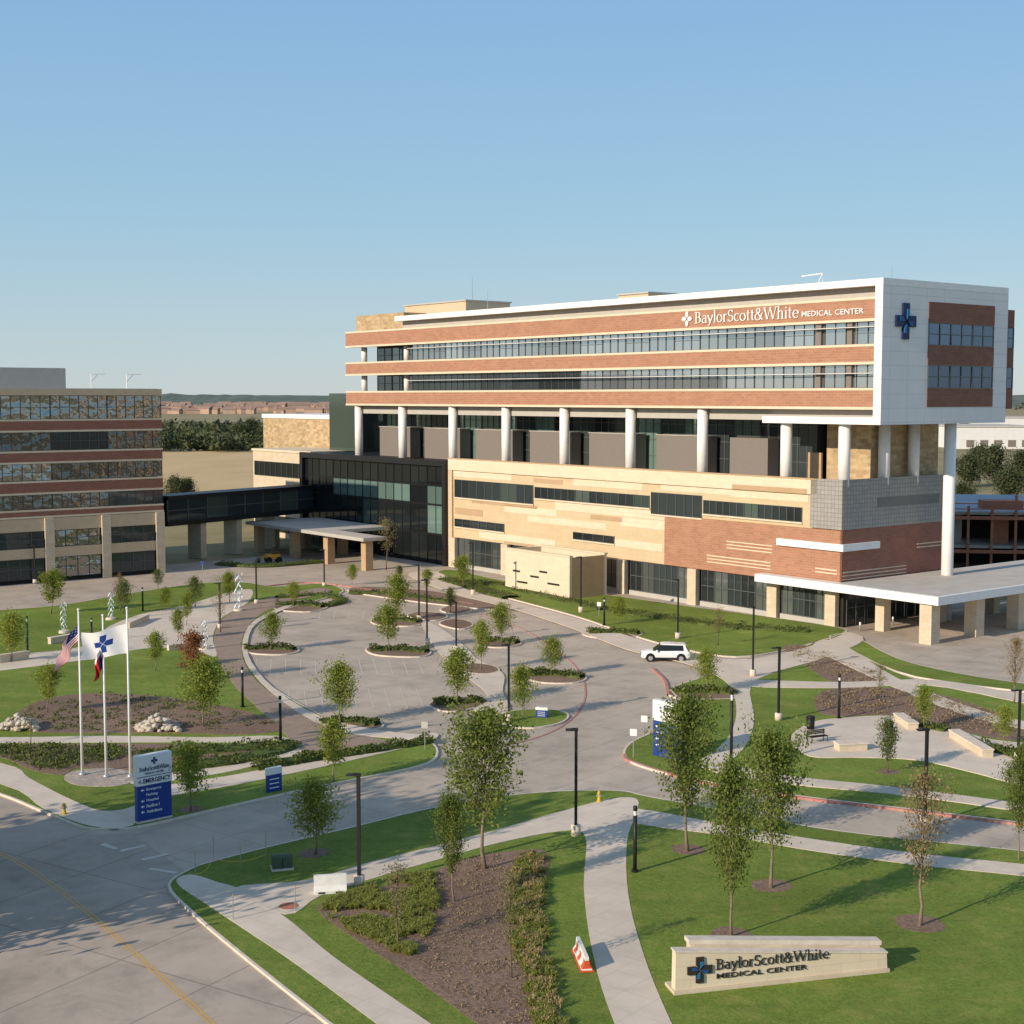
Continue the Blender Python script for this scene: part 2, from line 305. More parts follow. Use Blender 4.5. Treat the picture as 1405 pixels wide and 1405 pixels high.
def patch(name,px,matname,z,smooth=True,kerb=0.0,zb=None,k=5,pts=None):
    if pts is None: pts=[P(*p) for p in px]
    if smooth: pts=smooth_closed(pts,k)
    if area(pts)<0: pts.reverse()
    if zb is None: zb=z-.05
    o=fillpoly(pts,z,zb,matname,name); o['kind']='structure'
    if kerb:
        n=len(pts); mb=MB(); zt=z+.012
        def off(i,d):
            t=(pts[(i+1)%n]-pts[i-1]); t.normalize(); return pts[i]+Vector((t.y,-t.x,0))*d
        outer=[off(i,kerb) for i in range(n)]
        for i in range(n):
            j=(i+1)%n; a,b,c,d=pts[i],pts[j],outer[j],outer[i]
            mb.poly([(d.x,d.y,zt),(c.x,c.y,zt),(b.x,b.y,zt),(a.x,a.y,zt)]); mb.poly([(d.x,d.y,-.03),(c.x,c.y,-.03),(c.x,c.y,zt),(d.x,d.y,zt)])
        k_=mb.build('kerb','kerb'); k_['kind']='structure'
    return o
def ribbon(name,px,width,z,matname,zb=None,sm=True,closed=False):
    pts=[P(*p) for p in px]
    if sm: pts=smooth_closed(pts) if closed else smooth_open(pts)
    mb=MB(); n=len(pts); L=[];Q=[]
    for i in range(n):
        if closed: t=pts[(i+1)%n]-pts[i-1]
        else: t=pts[min(i+1,n-1)]-pts[max(i-1,0)]
        t.normalize(); nn=Vector((-t.y,t.x,0))*width/2; L.append(pts[i]+nn); Q.append(pts[i]-nn)
    for i in range(n if closed else n-1):
        j=(i+1)%n
        mb.poly([(Q[i].x,Q[i].y,z),(Q[j].x,Q[j].y,z),(L[j].x,L[j].y,z),(L[i].x,L[i].y,z)])
        if zb is not None:
            mb.poly([(Q[i].x,Q[i].y,zb),(Q[j].x,Q[j].y,zb),(Q[j].x,Q[j].y,z),(Q[i].x,Q[i].y,z)]); mb.poly([(L[j].x,L[j].y,zb),(L[i].x,L[i].y,zb),(L[i].x,L[i].y,z),(L[j].x,L[j].y,z)])
    o=mb.build(name,matname); o['kind']='structure'; return o
def inside(p,poly):
    c=False; n=len(poly)
    for i in range(n):
        a,b=poly[i-1],poly[i]
        if (a.y>p.y)!=(b.y>p.y) and p.x<(b.x-a.x)*(p.y-a.y)/(b.y-a.y)+a.x: c=not c
    return c
def tufts(name,label,cat,px,n,hgt,leafs,matname,size=.3,z=.13,spread=.35,upright=True,clumpy=0.0):
    poly=smooth_closed([P(*p) for p in px],4); r=random.Random(sum(ord(c)*(i+1) for i,c in enumerate(label))); mb=MB()
    x0,x1=min(p.x for p in poly),max(p.x for p in poly); y0,y1=min(p.y for p in poly),max(p.y for p in poly); c=0; tr=0
    while c<n and tr<n*30:
        tr+=1; p=Vector((r.uniform(x0,x1),r.uniform(y0,y1),0))
        if not inside(p,poly): continue
        if clumpy and noise.noise(p*.55)<-clumpy*.3+r.gauss(0,.08): continue
        c+=1; hh=hgt*r.uniform(.55,1.3)
        for _ in range(leafs):
            if upright:
                a=r.random()*6.28; q=p+Vector((r.gauss(0,.06),r.gauss(0,.06),z)); o=Vector((math.cos(a),math.sin(a),0))*spread*r.uniform(.3,1.1); t=Vector((-math.sin(a),math.cos(a),0))*size*.16
                mid=q+o*.5+Vector((0,0,hh*.8)); tip=q+o*1.15+Vector((0,0,hh*r.uniform(.45,1)))
                mb.poly([q-t,q+t,mid+t,mid-t]); mb.poly([mid-t,mid+t,tip])
            else:
                mb.leaf(p+Vector((r.gauss(0,spread*.5),r.gauss(0,spread*.5),z+hh*r.uniform(.1,1))),size,r)
    o=mb.build(name,matname); return tag(o,label,cat,None,'stuff')
# ------------------------------------------------------------------ SETTING: ground
g=MB(); g.poly([(-9000,-300,-.06),(9000,-300,-.06),(9000,9000,-.06),(-9000,9000,-.06)]); g.build('ground','far_ground')['kind']='structure'
patch('field',[(-500,690),(120,688),(340,700),(372,612),(230,606),(-500,606)],'dry_field',-.03,False)
patch('road',[(-500,1000),(-500,815),(0,800),(230,775),(420,758),(640,758),(820,800),(1160,830),(1500,820),(1900,850),(1900,1300),(1500,1600),(700,1900),(-500,1900)],'road_concrete',0,False)
patch('street',[(-400,1040),(0,1093),(70,1122),(130,1146),(180,1142),(255,1196),(230,1216),(262,1252),(330,1312),(450,1410),(560,1500),(600,1900),(-500,1900)],'street_concrete',.006,False)
patch('lawn',[(234,1217),(262,1250),(330,1308),(452,1405),(560,1490),(640,1640),(1000,1700),(1600,1640),(1700,1260),(1500,1184),(1405,1171),(1250,1155),(1120,1139),(1000,1116),(905,1099),(880,1094),(850,1088),(780,1088),(700,1094),(600,1110),(480,1139),(370,1165),(290,1186),(262,1196)],'grass',.12,True,.16,k=4)
patch('lawn',[(-300,1040),(-100,1062),(0,1090),(60,1114),(118,1137),(160,1137),(182,1137),(290,1113),(400,1088),(500,1068),(575,1052),(598,1038),(588,1020),(540,1014),(470,996),(410,968),(360,935),(337,905),(336,880),(348,858),(380,840),(430,826),(470,812),(440,802),(380,806),(330,800),(270,802),(180,815),(80,832),(-40,842),(-300,870)],'grass',.12,True,.16,k=4)
patch('lawn',[(600,790),(640,806),(700,822),(790,846),(870,873),(940,892),(1010,902),(1080,892),(1150,872),(1151,863),(1062,849),(950,834),(850,820),(700,800),(620,783)],'grass',.12,True,.16,k=4)
patch('lawn',[(925,945),(985,925),(1010,908),(1080,898),(1130,880),(1165,893),(1230,925),(1310,948),(1405,962),(1600,985),(1700,1100),(1600,1160),(1500,1143),(1405,1131),(1250,1112),(1090,1093),(960,1072),(880,1052),(858,1036),(872,1018),(915,1000),(935,985),(938,965)],'grass',.12,True,.16,k=4)
patch('lawn',[(1140,880),(1165,872),(1230,905),(1310,925),(1405,940),(1500,952),(1500,962),(1405,950),(1310,938),(1230,922)],'grass',.125,True,.14,k=3)
# sidewalks
patch('sidewalk',[(243,1215),(262,1203),(300,1214),(330,1224),(392,1262),(460,1318),(590,1408),(720,1500),(640,1500),(512,1405),(400,1322),(300,1255)],'walk_concrete',.135,True)
patch('sidewalk',[(320,1222),(420,1211),(500,1188),(600,1163),(690,1139),(780,1113),(842,1098),(875,1100),(870,1125),(860,1160),(862,1230),(882,1310),(920,1405),(980,1520),(900,1520),(842,1405),(813,1310),(801,1220),(803,1150),(770,1143),(690,1158),(620,1177),(520,1206),(440,1232),(392,1258)],'walk_concrete',.139,True,k=4)
patch('sidewalk',[(868,1112),(1000,1135),(1100,1152),(1250,1173),(1405,1189),(1600,1210),(1600,1228),(1405,1205),(1250,1189),(1100,1168),(1000,1150),(866,1131)],'walk_concrete',.143,True)
patch('sidewalk',[(-200,1015),(0,1049),(40,1070),(90,1096),(140,1115),(185,1108),(205,1085),(330,1064),(470,1034),(585,1008),(592,1018),(480,1046),(330,1078),(215,1100),(182,1135),(125,1136),(60,1112),(0,1078),(-200,1040)],'walk_concrete',.135,True,k=4)
patch('sidewalk',[(-200,1012),(0,1014),(150,1012),(290,1014),(380,1012),(410,1024),(420,1038),(385,1042),(330,1058),(250,1072),(190,1078),(180,1072),(260,1056),(350,1038),(385,1026),(330,1021),(150,1021),(-200,1022)],'walk_concrete',.141,True,k=3)
patch('walkway',[(300,905),(294,875),(308,848),(345,828),(400,815),(440,808),(452,814),(400,826),(360,843),(338,865),(331,892),(345,928),(385,962),(440,995),(520,1016),(535,1024),(470,1030),(430,1042),(400,1018),(355,975),(318,938)],'pavers',.147,True,k=4)
patch('sidewalk',[(440,985),(520,1004),(590,1012),(590,1016),(500,1012),(430,992),(370,950),(338,912),(333,880),(350,852),(400,829),(402,832),(354,855),(340,882),(345,910),(378,948)],'walk_concrete',.151,True,k=3)
patch('plaza',[(150,895),(140,868),(190,845),(250,833),(310,815),(345,810),(340,828),(306,848),(292,875),(297,902),(270,895),(215,890)],'walk_concrete',.131,True,k=4)
patch('plaza',[(-60,915),(0,902),(90,893),(160,880),(175,895),(110,908),(0,922),(-60,930)],'walk_concrete',.136,True,k=4)
patch('flag_plaza',[(88,1070),(100,1061),(140,1057),(175,1060),(187,1070),(172,1079),(138,1082),(102,1079)],'plaza_paver',.152,True)
patch('planting_bed',[(20,985),(60,962),(130,953),(220,958),(290,968),(360,985),(388,1003),(330,1010),(250,1008),(120,1008),(40,1005)],'mulch',.15,True,k=4)
patch('planting_bed',[(-100,1024),(0,1024),(150,1023),(300,1024),(365,1027),(300,1042),(200,1060),(110,1056),(85,1066),(40,1058),(0,1042),(-100,1036)],'mulch',.148,True,k=4)
patch('sidewalk',[(560,790),(600,786),(640,810),(700,826),(790,850),(870,877),(940,896),(1010,907),(1085,896),(1150,875),(1160,868),(1185,880),(1130,905),(1060,925),(1030,945),(1035,990),(1020,1030),(985,1055),(955,1052),(995,1020),(1010,985),(1005,950),(985,930),(940,912),(860,893),(780,862),(700,836),(620,815)],'walk_concrete',.157,True,k=4)
patch('sidewalk',[(1020,935),(1150,938),(1280,935),(1405,955),(1600,985),(1600,1000),(1405,967),(1280,943),(1150,946),(1030,944)],'walk_concrete',.161,True,k=4)
patch('sidewalk',[(1130,880),(1160,888),(1230,932),(1330,972),(1405,992),(1600,1030),(1600,1045),(1405,1003),(1320,982),(1215,940),(1120,893)],'walk_concrete',.165,True,k=4)
patch('patio',[(1085,1015),(1110,995),(1150,988),(1230,985),(1300,1000),(1350,1015),(1405,1022),(1600,1040),(1600,1110),(1405,1080),(1340,1064),(1260,1046),(1180,1042),(1110,1040)],'walk_concrete',.169,True,k=4)
patch('sidewalk',[(985,1050),(1085,1068),(1200,1080),(1300,1092),(1405,1106),(1600,1130),(1600,1142),(1405,1117),(1300,1102),(1200,1090),(1085,1079),(980,1062)],'walk_concrete',.173,True,k=4)
patch('planting_bed',[(1075,890),(1110,888),(1170,910),(1225,935),(1150,938),(1120,925)],'mulch',.135,True,k=4)
patch('planting_bed',[(1130,950),(1200,945),(1290,955),(1380,985),(1405,1000),(1405,1018),(1340,1010),(1230,984),(1150,985),(1120,975)],'mulch',.139,True,k=4)
patch('planting_bed',[(752,1174),(700,1171),(640,1182),(560,1210),(450,1240),(436,1252),(470,1280),(560,1340),(650,1405),(780,1500),(800,1500),(772,1405),(750,1320),(742,1250)],'mulch',.131,True,k=4)
for px,py,rr in ((433,1173,.9),(1057,1218,1.1),(943,1168,1.0),(1262,1270,1.3),(262,1113,.8),(1003,1285,1.0),(1218,1061,.8)):
    c=P(px,py); rg=random.Random(px); patch('mulch_ring',None,'mulch',.1275,True,0,k=3,pts=[c+Vector((math.cos(t*.785),math.sin(t*.785),0))*rr*rg.uniform(.85,1.12) for t in range(8)])
# parking islands
isl=[('a',[(330,889),(350,886),(400,890),(408,895),(385,899),(345,897)]),('b',[(503,892),(520,888),(575,890),(590,896),(575,902),(520,900)]),('c',[(510,852),(525,847),(570,850),(580,856),(560,860),(520,858)]),('d',[(372,831),(390,825),(440,828),(448,834),(425,840),(385,838)]),
('e',[(430,993),(450,986),(510,990),(524,998),(500,1003),(450,1002)]),('f',[(590,968),(612,960),(655,958),(668,965),(640,975),(610,977)]),('g',[(684,990),(700,978),(750,975),(778,982),(765,994),(720,1000)]),('h',[(628,920),(645,912),(675,915),(683,922),(660,926)]),('i',[(720,928),(735,920),(790,924),(803,932),(785,938),(740,937)]),
('j',[(604,857),(618,851),(640,853),(648,859),(630,864)]),('k',[(655,882),(668,877),(705,879),(714,884),(695,889),(665,888)]),('l',[(800,870),(815,865),(865,866),(880,871),(860,876),(820,876)]),('m',[(918,953),(935,945),(1000,946),(1017,954),(1000,960),(940,960)]),('n',[(560,846),(575,841),(605,843),(612,848),(590,852)]),('o',[(605,838),(620,832),(640,834),(645,839),(625,843)]),('q',[(480,812),(500,806),(590,812),(640,822),(700,832),(690,838),(620,832),(540,822)])]
for n_,p in isl: patch('island',p,'grass' if n_ in 'g' else 'mulch',.121,True,.15,k=4)
patch('sidewalk',[(578,852),(610,866),(640,890),(655,905),(690,925),(690,950),(700,975),(680,988),(650,975),(668,955),(640,930),(610,905),(590,880)],'walk_concrete',.117,True,k=4)
# kerb paint, lane paint
ribbon('red_kerb',[(640,1030),(700,1022),(760,1003),(795,975),(803,945),(790,915),(760,890),(715,862),(660,842)],.16,.04,'kerb_red',0)
ribbon('red_kerb',[(895,918),(912,935),(917,955)],.25,.16,'kerb_red',0)
ribbon('red_kerb',[(857,1037),(868,1047),(960,1074),(1090,1095),(1250,1114),(1405,1133),(1600,1158)],.24,.142,'kerb_red',0)
ribbon('red_kerb',[(355,806),(430,800),(520,812),(600,822),(650,830)],.25,.15,'kerb_red',0)
ribbon('centre_line',[(-120,1143),(-20,1163),(38,1189),(108,1239),(178,1299),(238,1353),(298,1408),(378,1500)],.10,.012,'paint_yellow')
ribbon('centre_line',[(-120,1147),(-20,1167),(34,1191),(103,1241),(173,1301),(233,1355),(291,1408),(371,1500)],.10,.012,'paint_yellow')
for (a,b) in (((140,1158),(160,1165)),((165,1168),(200,1160)),((195,1180),(230,1172)),((205,1192),(242,1198))): ribbon('crosswalk_bar',[a,b],.35,.0165,'paint_white',sm=False)
stall=MB()
def line(a,b,w=.085,z=.01):
    a=P(*a);b=P(*b);t=(b-a).normalized();n=Vector((-t.y,t.x,0))*w/2; stall.poly([(p.x,p.y,z) for p in (a-n,b-n,b+n,a+n)])
for i in range(12): line((352+i*20,904),(350+i*21,925))
for i in range(9): line((395+i*22,945),(398+i*23,972))
for i in range(8): line((620+i*11,905+i*5),(640+i*11,902+i*5))
for i in range(8): line((712+i*22,842+i*5),(728+i*22,840+i*5))
for i in range(6): line((440+i*20,838),(438+i*20,848))
o=stall.build('parking_marking','paint_white'); o['kind']='structure'
# far ridge
mb=MB(); r=random.Random(3); n=260; xs=[-2600+i*20 for i in range(n+1)]
prof=[13+9*noise.noise(Vector((x*.0016,3,0)))+4*noise.noise(Vector((x*.02,7,0)))+2*r.random() for x in xs]
for i in range(n):
    mb.poly([(xs[i],3500,-1),(xs[i+1],3500,-1),(xs[i+1],3700,26+prof[i+1]*.8-6),(xs[i],3700,26+prof[i]*.8-6)])
    mb.poly([(xs[i],3700,26+prof[i]*.8-6),(xs[i+1],3700,26+prof[i+1]*.8-6),(xs[i+1],4600,0),(xs[i],4600,0)])
mb.build('hills','ridge')['kind']='structure'
def forest(label,boxes,mname,n,size,leafs,r):
    mb=MB()
    for (x0,x1,y0,y1,h) in boxes:
        for _ in range(n):
            x,y=r.uniform(x0,x1),r.uniform(y0,y1); hh=h*r.uniform(.6,1.15); w=hh*r.uniform(.4,.6)
            for _ in range(leafs):
                a=r.random()*6.28; e=r.random()**.5; mb.leaf((x+math.cos(a)*w*e,y+math.sin(a)*w*e,hh*r.uniform(.15,1)*(1.02-.3*e)),size*r.uniform(.7,1.3),r)
    o=mb.build('forest',mname); return tag(o,label,'trees',None,'stuff')
r=random.Random(11)
forest('dark belt of woodland beyond the tan field at left',[(-230,-150,740,900,13),(-190,-118,680,760,9)],'leaf_far',90,2.3,70,r)
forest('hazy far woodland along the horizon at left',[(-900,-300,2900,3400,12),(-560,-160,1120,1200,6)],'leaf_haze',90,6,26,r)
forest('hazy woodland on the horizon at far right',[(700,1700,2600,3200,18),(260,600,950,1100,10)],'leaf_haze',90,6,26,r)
# ------------------------------------------------------------------ BUILDINGS
AX=Vector((-.619,.785,0)).normalized(); BX=Vector((.785,.619,0)).normalized(); C0=P(1152,862); RZ=math.atan2(-AX.y,-AX.x)
def uf(px): 
    q=(px-702.5)/F*1.0; return (C0.x-q*C0.y)/(-AX.x+AX.y*q)
def UV(u,v,z=0): return C0+AX*u+BX*v+Vector((0,0,z))
def B(mb,u0,u1,v0,v1,z0,z1,mi=0): return mb.box(-u1,-u0,v0,v1,z0,z1,mi)
def part(name,m,parent,*boxes):
    mb=MB()
    for b in boxes: B(mb,*b)
    return mb.build(name,m,parent)
def win(parent,plane,s0,s1,z0,z1,d,glass,frame='frame',nv=2,nh=0,bw=.09):
    mb=MB(); fr=MB()
    def bb(q,a,b,c,e,d0,d1):
        if plane=='F': q.box(-b,-a,d-d1,d-d0,c,e)
        else: q.box(d+d0,d+d1,a,b,c,e)
    bb(mb,s0,s1,z0,z1,-.1,0)
    for i in range(nv+1):
        x=s0+(s1-s0)*i/nv; a=max(s0,x-bw/2); b=min(s1,x+bw/2); bb(fr,a,b,z0,z1,.003,.09)
    for j in range(nh+2):
        z=z0+(z1-z0)*j/(nh+1); a=max(z0,z-bw/2); b=min(z1,z+bw/2); bb(fr,s0,s1,a,b,.006,.075)
    w=mb.build('window',glass,parent); fr.build('window_frame',frame,w); return w
hosp=thing('hospital_building','long brick and cream hospital with upper storeys carried on white columns over a cream podium','building',C0,RZ)
# --- tower
part('upper_wall','dark_interior',hosp,(-4.4,86,1.4,22.8,24.66,36.8),(86,104.6,6,22.8,24.66,36.8))
part('soffit_slab','grey_band',hosp,(-4.4,104.5,1.5,22.7,23.3,24.64))
for z0,z1 in ((34.3,36.9),(29.6,31.8),(24.65,27.0)):
    bd=part('brick_band','brick',hosp,(-4.25,105,0,1.2,z0,z1)); bd['label']='long brick band across the upper storeys'
    part('stone_sill','cream_pale',bd,(-4.25,105.05,-.06,0,z0-.02,z0+.28),(-4.25,105.05,-.06,0,z1-.25,z1+.02))
for zz in (27,31.8): part('balcony_slab','grey_band',hosp,(86,104.5,1.2,6,zz-1.2,zz-.02))
for k,(z0,z1) in enumerate(((27.04,29.56),(31.84,34.26))):
    nb=20; w=(86-(-4.2))/nb
    for i in range(nb):
        s0=-4.2+i*w; dark=(k==0 and i>=11)
        win(hosp,'F',s0+.02,s0+w-.02,z0,z1,.62,'glass_dark' if dark else 'glass_sky','frame',3,0 if i%2 else 1,.07)
    for i in range(4): win(hosp,'F',86.3+i*4.55,86.3+i*4.55+4.4,z0,z1,5.95,'glass_mid','frame',2,1)
    part('sunshade','white_metal',hosp,(-4.2,86,-.4,.5,z0+1.55+.25*k,z0+1.61+.25*k))
for px in (1118,1160):
    for z0,z1 in ((27.04,29.56),(31.84,34.26)):
        u=uf(px); part('bay_jamb','grey_panel',hosp,(u-.35,u+.35,.3,.55,z0,z1))
part('parapet','grey_band',hosp,(-4.4,89.4,1.1,22.5,36.9,38.05))
part('roof_edge','white_metal',hosp,(-5.3,89.6,-.35,23.3,38.08,38.85))
part('roof_surface','roof_membrane',hosp,(-4.6,89,.5,22.6,38.85,38.86))
part('end_panel_wall','white_panel',hosp,(-5.3,-4.45,-.35,23.3,23.0,38.06))
part('frame_return','white_metal',hosp,(-4.44,uf(1048),-.35,1.3,23.0,23.8))
part('frame_post','white_metal',hosp,(-4.44,-4.27,-.35,1.3,23.82,38.06))
for z0,z1 in ((34.3,36.6),(29.6,31.8),(24.9,27.0)):
    mb=MB(); mb.box(5.303,5.38,7.8,20.5,z0,z1); mb.build('end_brick_band','brick_end_shade',hosp)
for z0,z1 in ((27.05,29.55),(31.85,34.25)):
    for i in range(3): win(hosp,'E',7.85+i*4.2,7.85+i*4.2+4.15,z0,z1,5.33,'glass_navy','frame',2,1,.09)
part('rear_wing_wall','brick_end_shade',hosp,(-4.2,6,23.35,26.4,24.6,36.4))
for z0,z1 in ((27.05,29.55),(31.85,34.25)): win(hosp,'E',23.6,26.2,z0,z1,4.25,'glass_navy','frame',2,1)
part('stone_block','stone',hosp,(89.7,104,1.5,14,36.92,39.6))
part('penthouse','tan_wall',hosp,(79,96,6,14.8,38.87,41.0)); part('penthouse_cap','grey_band',hosp,(78.8,96.2,5.8,15,41.0,41.22))
part('penthouse','tan_wall',hosp,(41,47,9,14.2,38.87,40.2)); part('penthouse_cap','grey_band',hosp,(40.8,47.2,8.8,14.4,40.2,40.42))
mb=MB(); mb.tube([(-80,8,41.2),(-80,8,42.2),(-80,8,45.0)],[.08,.06,.025],6); mb.build('antenna','steel',hosp)
mb=MB(); mb.tube([(-76,8,38.86),(-76,8,42.6)],[.07,.03],6); mb.build('antenna','steel',hosp)
mb=MB(); mb.tube([(4.6,2,38.86),(4.6,2,40.2)],[.05,.02],6); mb.build('antenna','steel',hosp)
mb=MB(); u=uf(1092); mb.tube([(-u+1,3,38.86),(-u+1,3,40.2),(-u-1.6,2.4,40.0)],.08,6); mb.tube([(-u+1,3,40.2),(-u+.2,3,39)],.05,6); mb.build('roof_davit','white_metal',hosp)
def column(u,v,z0,z1,rr=.68):
    mb=MB(); mb.tube([(-u,v,z0),(-u,v,z1)],rr,20); mb.build('column','white_metal',hosp,True)
for px in (488,548,617,690,770,861,960): column(uf(px)+.5,1.0,15.9,24.64)
for u,v in ((9.1,1),(.6,1),(.6,8.2),(.6,13.8)): column(u,v,15.9,23.28)
column(-3.6,14.9,0,22.98)
for px in (490,548): column(uf(px)+.5,1.9,27,29.6,.5); column(uf(px)+.5,1.9,31.8,34.3,.5)
# pilotis level
cu=[uf(p)+.5 for p in (488,548,617,690,770,861,960)]+[9.1]
for i in range(len(cu)-1):
    a,b=cu[i+1],cu[i]; n=len(cu)-2
    if i<n: part('louvre_screen','grey_panel',hosp,(a+2.3,b-1.8,4,6,15.9,21.0)); part('screen_cap','grey_band',hosp,(a+2.2,b-1.7,3.9,6,21.01,21.12))
    else: part('louvre_screen','grey_panel',hosp,(a+5.5,b-1.8,4,6,15.9,21.0))
    for j in range(3):
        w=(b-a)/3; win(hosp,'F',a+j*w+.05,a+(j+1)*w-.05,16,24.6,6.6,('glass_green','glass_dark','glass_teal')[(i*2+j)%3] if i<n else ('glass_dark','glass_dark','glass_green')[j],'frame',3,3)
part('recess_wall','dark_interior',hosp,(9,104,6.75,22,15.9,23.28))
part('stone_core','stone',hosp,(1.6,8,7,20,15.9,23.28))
part('recess_door','cream_tan',hosp,(8.2,10.2,6.2,6.5,15.9,19.4))
# --- podium
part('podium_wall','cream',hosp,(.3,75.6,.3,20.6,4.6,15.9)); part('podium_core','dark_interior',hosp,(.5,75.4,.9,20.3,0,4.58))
part('podium_deck','roof_grey',hosp,(.3,75.6,.3,20.6,15.9,15.92))
part('parapet_wall','cream_pale',hosp,(3.6,75.6,-.0,.28,14.9,16.6)); part('parapet_cap','cream_tan',hosp,(3.6,75.65,-.06,.34,16.6,16.75))
part('corner_pier','cream',hosp,(74.6,75.6,0,.29,0,14.88))
zones=[(690,762,9.3,10.3,'cream_pale'),(722,830,8.2,9.1,'cream_pale'),(808,852,9.5,10.1,'cream_tan'),(645,735,10.15,10.6,'cream_tan'),(760,912,10.3,11.4,'cream_pale'),(850,912,9.0,10.2,'cream_pale'),(620,700,13.9,14.8,'cream_pale'),(785,880,13.9,14.85,'cream_pale'),(730,770,13.9,14.5,'cream_tan'),(905,1000,14.1,14.85,'cream_pale'),(1000,1108,13.95,14.85,'cream_pale'),(1005,1108,14.9,15.5,'cream_tan'),(655,760,5.0,6.0,'cream_pale'),(690,730,4.7,5.0,'cream_tan'),(840,908,6.2,7.2,'cream_pale'),(622,660,8.2,9.2,'cream_tan')]
for a,b,z0,z1,m in zones: part('stone_strip',m,hosp,(uf(b),uf(a),.26,.3,z0,z1) if z1<14.88 else (uf(b),uf(a),-.03,0,z0,z1))
for a,b,z0,z1,n in ((622,730,10.8,13.5,5),(732,890,11.7,13.3,8),(892,962,11.0,13.8,3),(964,1100,11.6,13.3,7),(622,690,6.3,7.5,3),(785,842,6.5,7.5,2)):
    ua,ub=uf(b),uf(a); w=(ub-ua)/n
    for i in range(n): win(hosp,'F',ua+i*w,ua+(i+1)*w-.03,z0,z1,.24,'glass_green' if (i*3+n)%4==0 else 'glass_dark','frame',2,0)
    part('window_lintel','cream_pale',hosp,(ua-.1,ub+.1,.1,.3,z0-.22,z0-.02))
part('brick_panel','brick',hosp,(0,uf(911),.2,.3,4.6,11.0)); mb=MB(); mb.box(-.28,0,.2,20.5,4.6,11.1); mb.build('end_brick_wall','brick_dark',hosp)  # end brick takes a darker tone that stands in for its shade
for a,b,z0 in ((997,1060,8.4),(997,1060,8.0),(997,1060,7.6),(1120,1150,6.4),(1120,1150,6.0),(970,1058,5.6),(970,1058,6.0),(970,1058,6.4)): part('pale_stripe','cream_pale',hosp,(uf(b),uf(a),.16,.2,z0,z0+.13))
for z in (5.4,5.8,6.2): 
    mb=MB(); mb.box(.003,.04,.4,12,z,z+.13); mb.build('pale_stripe','stone_pale',hosp)
for z in (8.2,8.6): mb=MB(); mb.box(.003,.04,14,20.4,z,z+.13); mb.build('pale_stripe','stone_pale',hosp)
mb=MB(); B(mb,-.4,uf(1068),-.15,.17,8.7,9.5); mb.build('metal_strip','white_metal',hosp); mb=MB(); mb.box(.05,.4,.173,6.5,8.7,9.5); mb.build('metal_strip','white_metal',hosp)
mb=MB(); B(mb,-.05,uf(1113),.0,.28,11.12,16.75); mb.build('perforated_screen','perforated',hosp)
mb=MB(); mb.box(-.25,.06,.29,20.5,11.12,16.75); mb.build('perforated_screen','perforated',hosp)
mb=MB(); mb.box(.065,.12,6,18,13.4,14.5); mb.build('screen_strip','perforated_dark',hosp)
pill=[(620,8),(692,10),(853,15),(951,15),(1062,15),(1143,17)]
for px,w in pill: u=uf(px); part('stone_pillar','stone_pale',hosp,(u-.75,u+.75,-.1,.6,0,4.55))
for a,b,n in ((625,686,4),(700,845,8),(862,944,5),(960,1054,5),(1071,1135,4)):
    ua,ub=uf(b),uf(a); w=(ub-ua)/n
    part('base_wall','grey_band',hosp,(ua,ub,.3,.7,0,.6))
    for i in range(n): win(hosp,'F',ua+i*w,ua+(i+1)*w-.03,.62,4.5,.6,'glass_dark' if i%3 else 'glass_mid','frame',2,1)
mb=MB(); mb.box(-.3,-.1,.7,20.4,0,4.58); mb.build('entrance_wall','dark_interior',hosp)
for i in range(5): win(hosp,'E',1.2+i*3.7,1.2+i*3.7+3.3,.1,4.2,-.09,'glass_dark','frame',2,1)
# --- dark atrium on the left
part('atrium_block','black',hosp,(75.7,120,.2,20,0,16.2))
part('atrium_frame','dark_metal',hosp,(75.7,120.1,-.5,.19,15.4,16.3),(75.7,76.6,-.5,.19,0,15.38),(119.2,120.1,-.5,.19,0,15.38))
for j,(z0,z1) in enumerate(((.3,4.6),(4.8,9.2),(9.4,12.2),(12.4,15.3))):
    for i in range(9):
        w=42.4/9; u=76.7+i*w; gl='glass_black'
        if j==2 and 2<=i<=6: gl='glass_teal'
        if j in(1,2) and i==0: gl='glass_teal'
        if j==1 and i in (3,4,6): gl='glass_green' if i==4 else 'glass_black'
        win(hosp,'F',u,u+w-.06,z0,z1,.15,gl,'dark_metal',2,0)
part('low_wing_wall','stone_pale',hosp,(120.15,142,2,24,0,15.9)); part('wing_cap','cream_pale',hosp,(120.15,142.2,1.8,24,15.9,16.3))
for z0,z1 in ((11.3,14),(6.0,8.6),(1,4)):
    for i in range(5): win(hosp,'F',120.4+i*4.2,120.4+i*4.2+4.1,z0,z1,1.95,'glass_black','frame',2,0)
part('upper_wing','stone',hosp,(133,160,14,30,0,21.8)); part('upper_wing_cap','white_metal',hosp,(132.8,160.2,13.8,30.2,21.8,22.6))
part('stair_glass','glass_green',hosp,(116.5,125.5,9,18,16.3,26.7)); part('link_block','dark_interior',hosp,(105,132.9,20.2,30,0,21.5))
def xl(px): return -uf(px)
serif(hosp,'sign_lettering','BaylorScott&White',xl(952),35.1,xl(1094)-xl(952),1.35,'sign_white','F',-.08,.05,.082,.030)
text(hosp,'sign_lettering','MEDICAL CENTER',xl(1098),35.15,xl(1182)-xl(1098),.62,'sign_white','F',-.08,.05,.004)
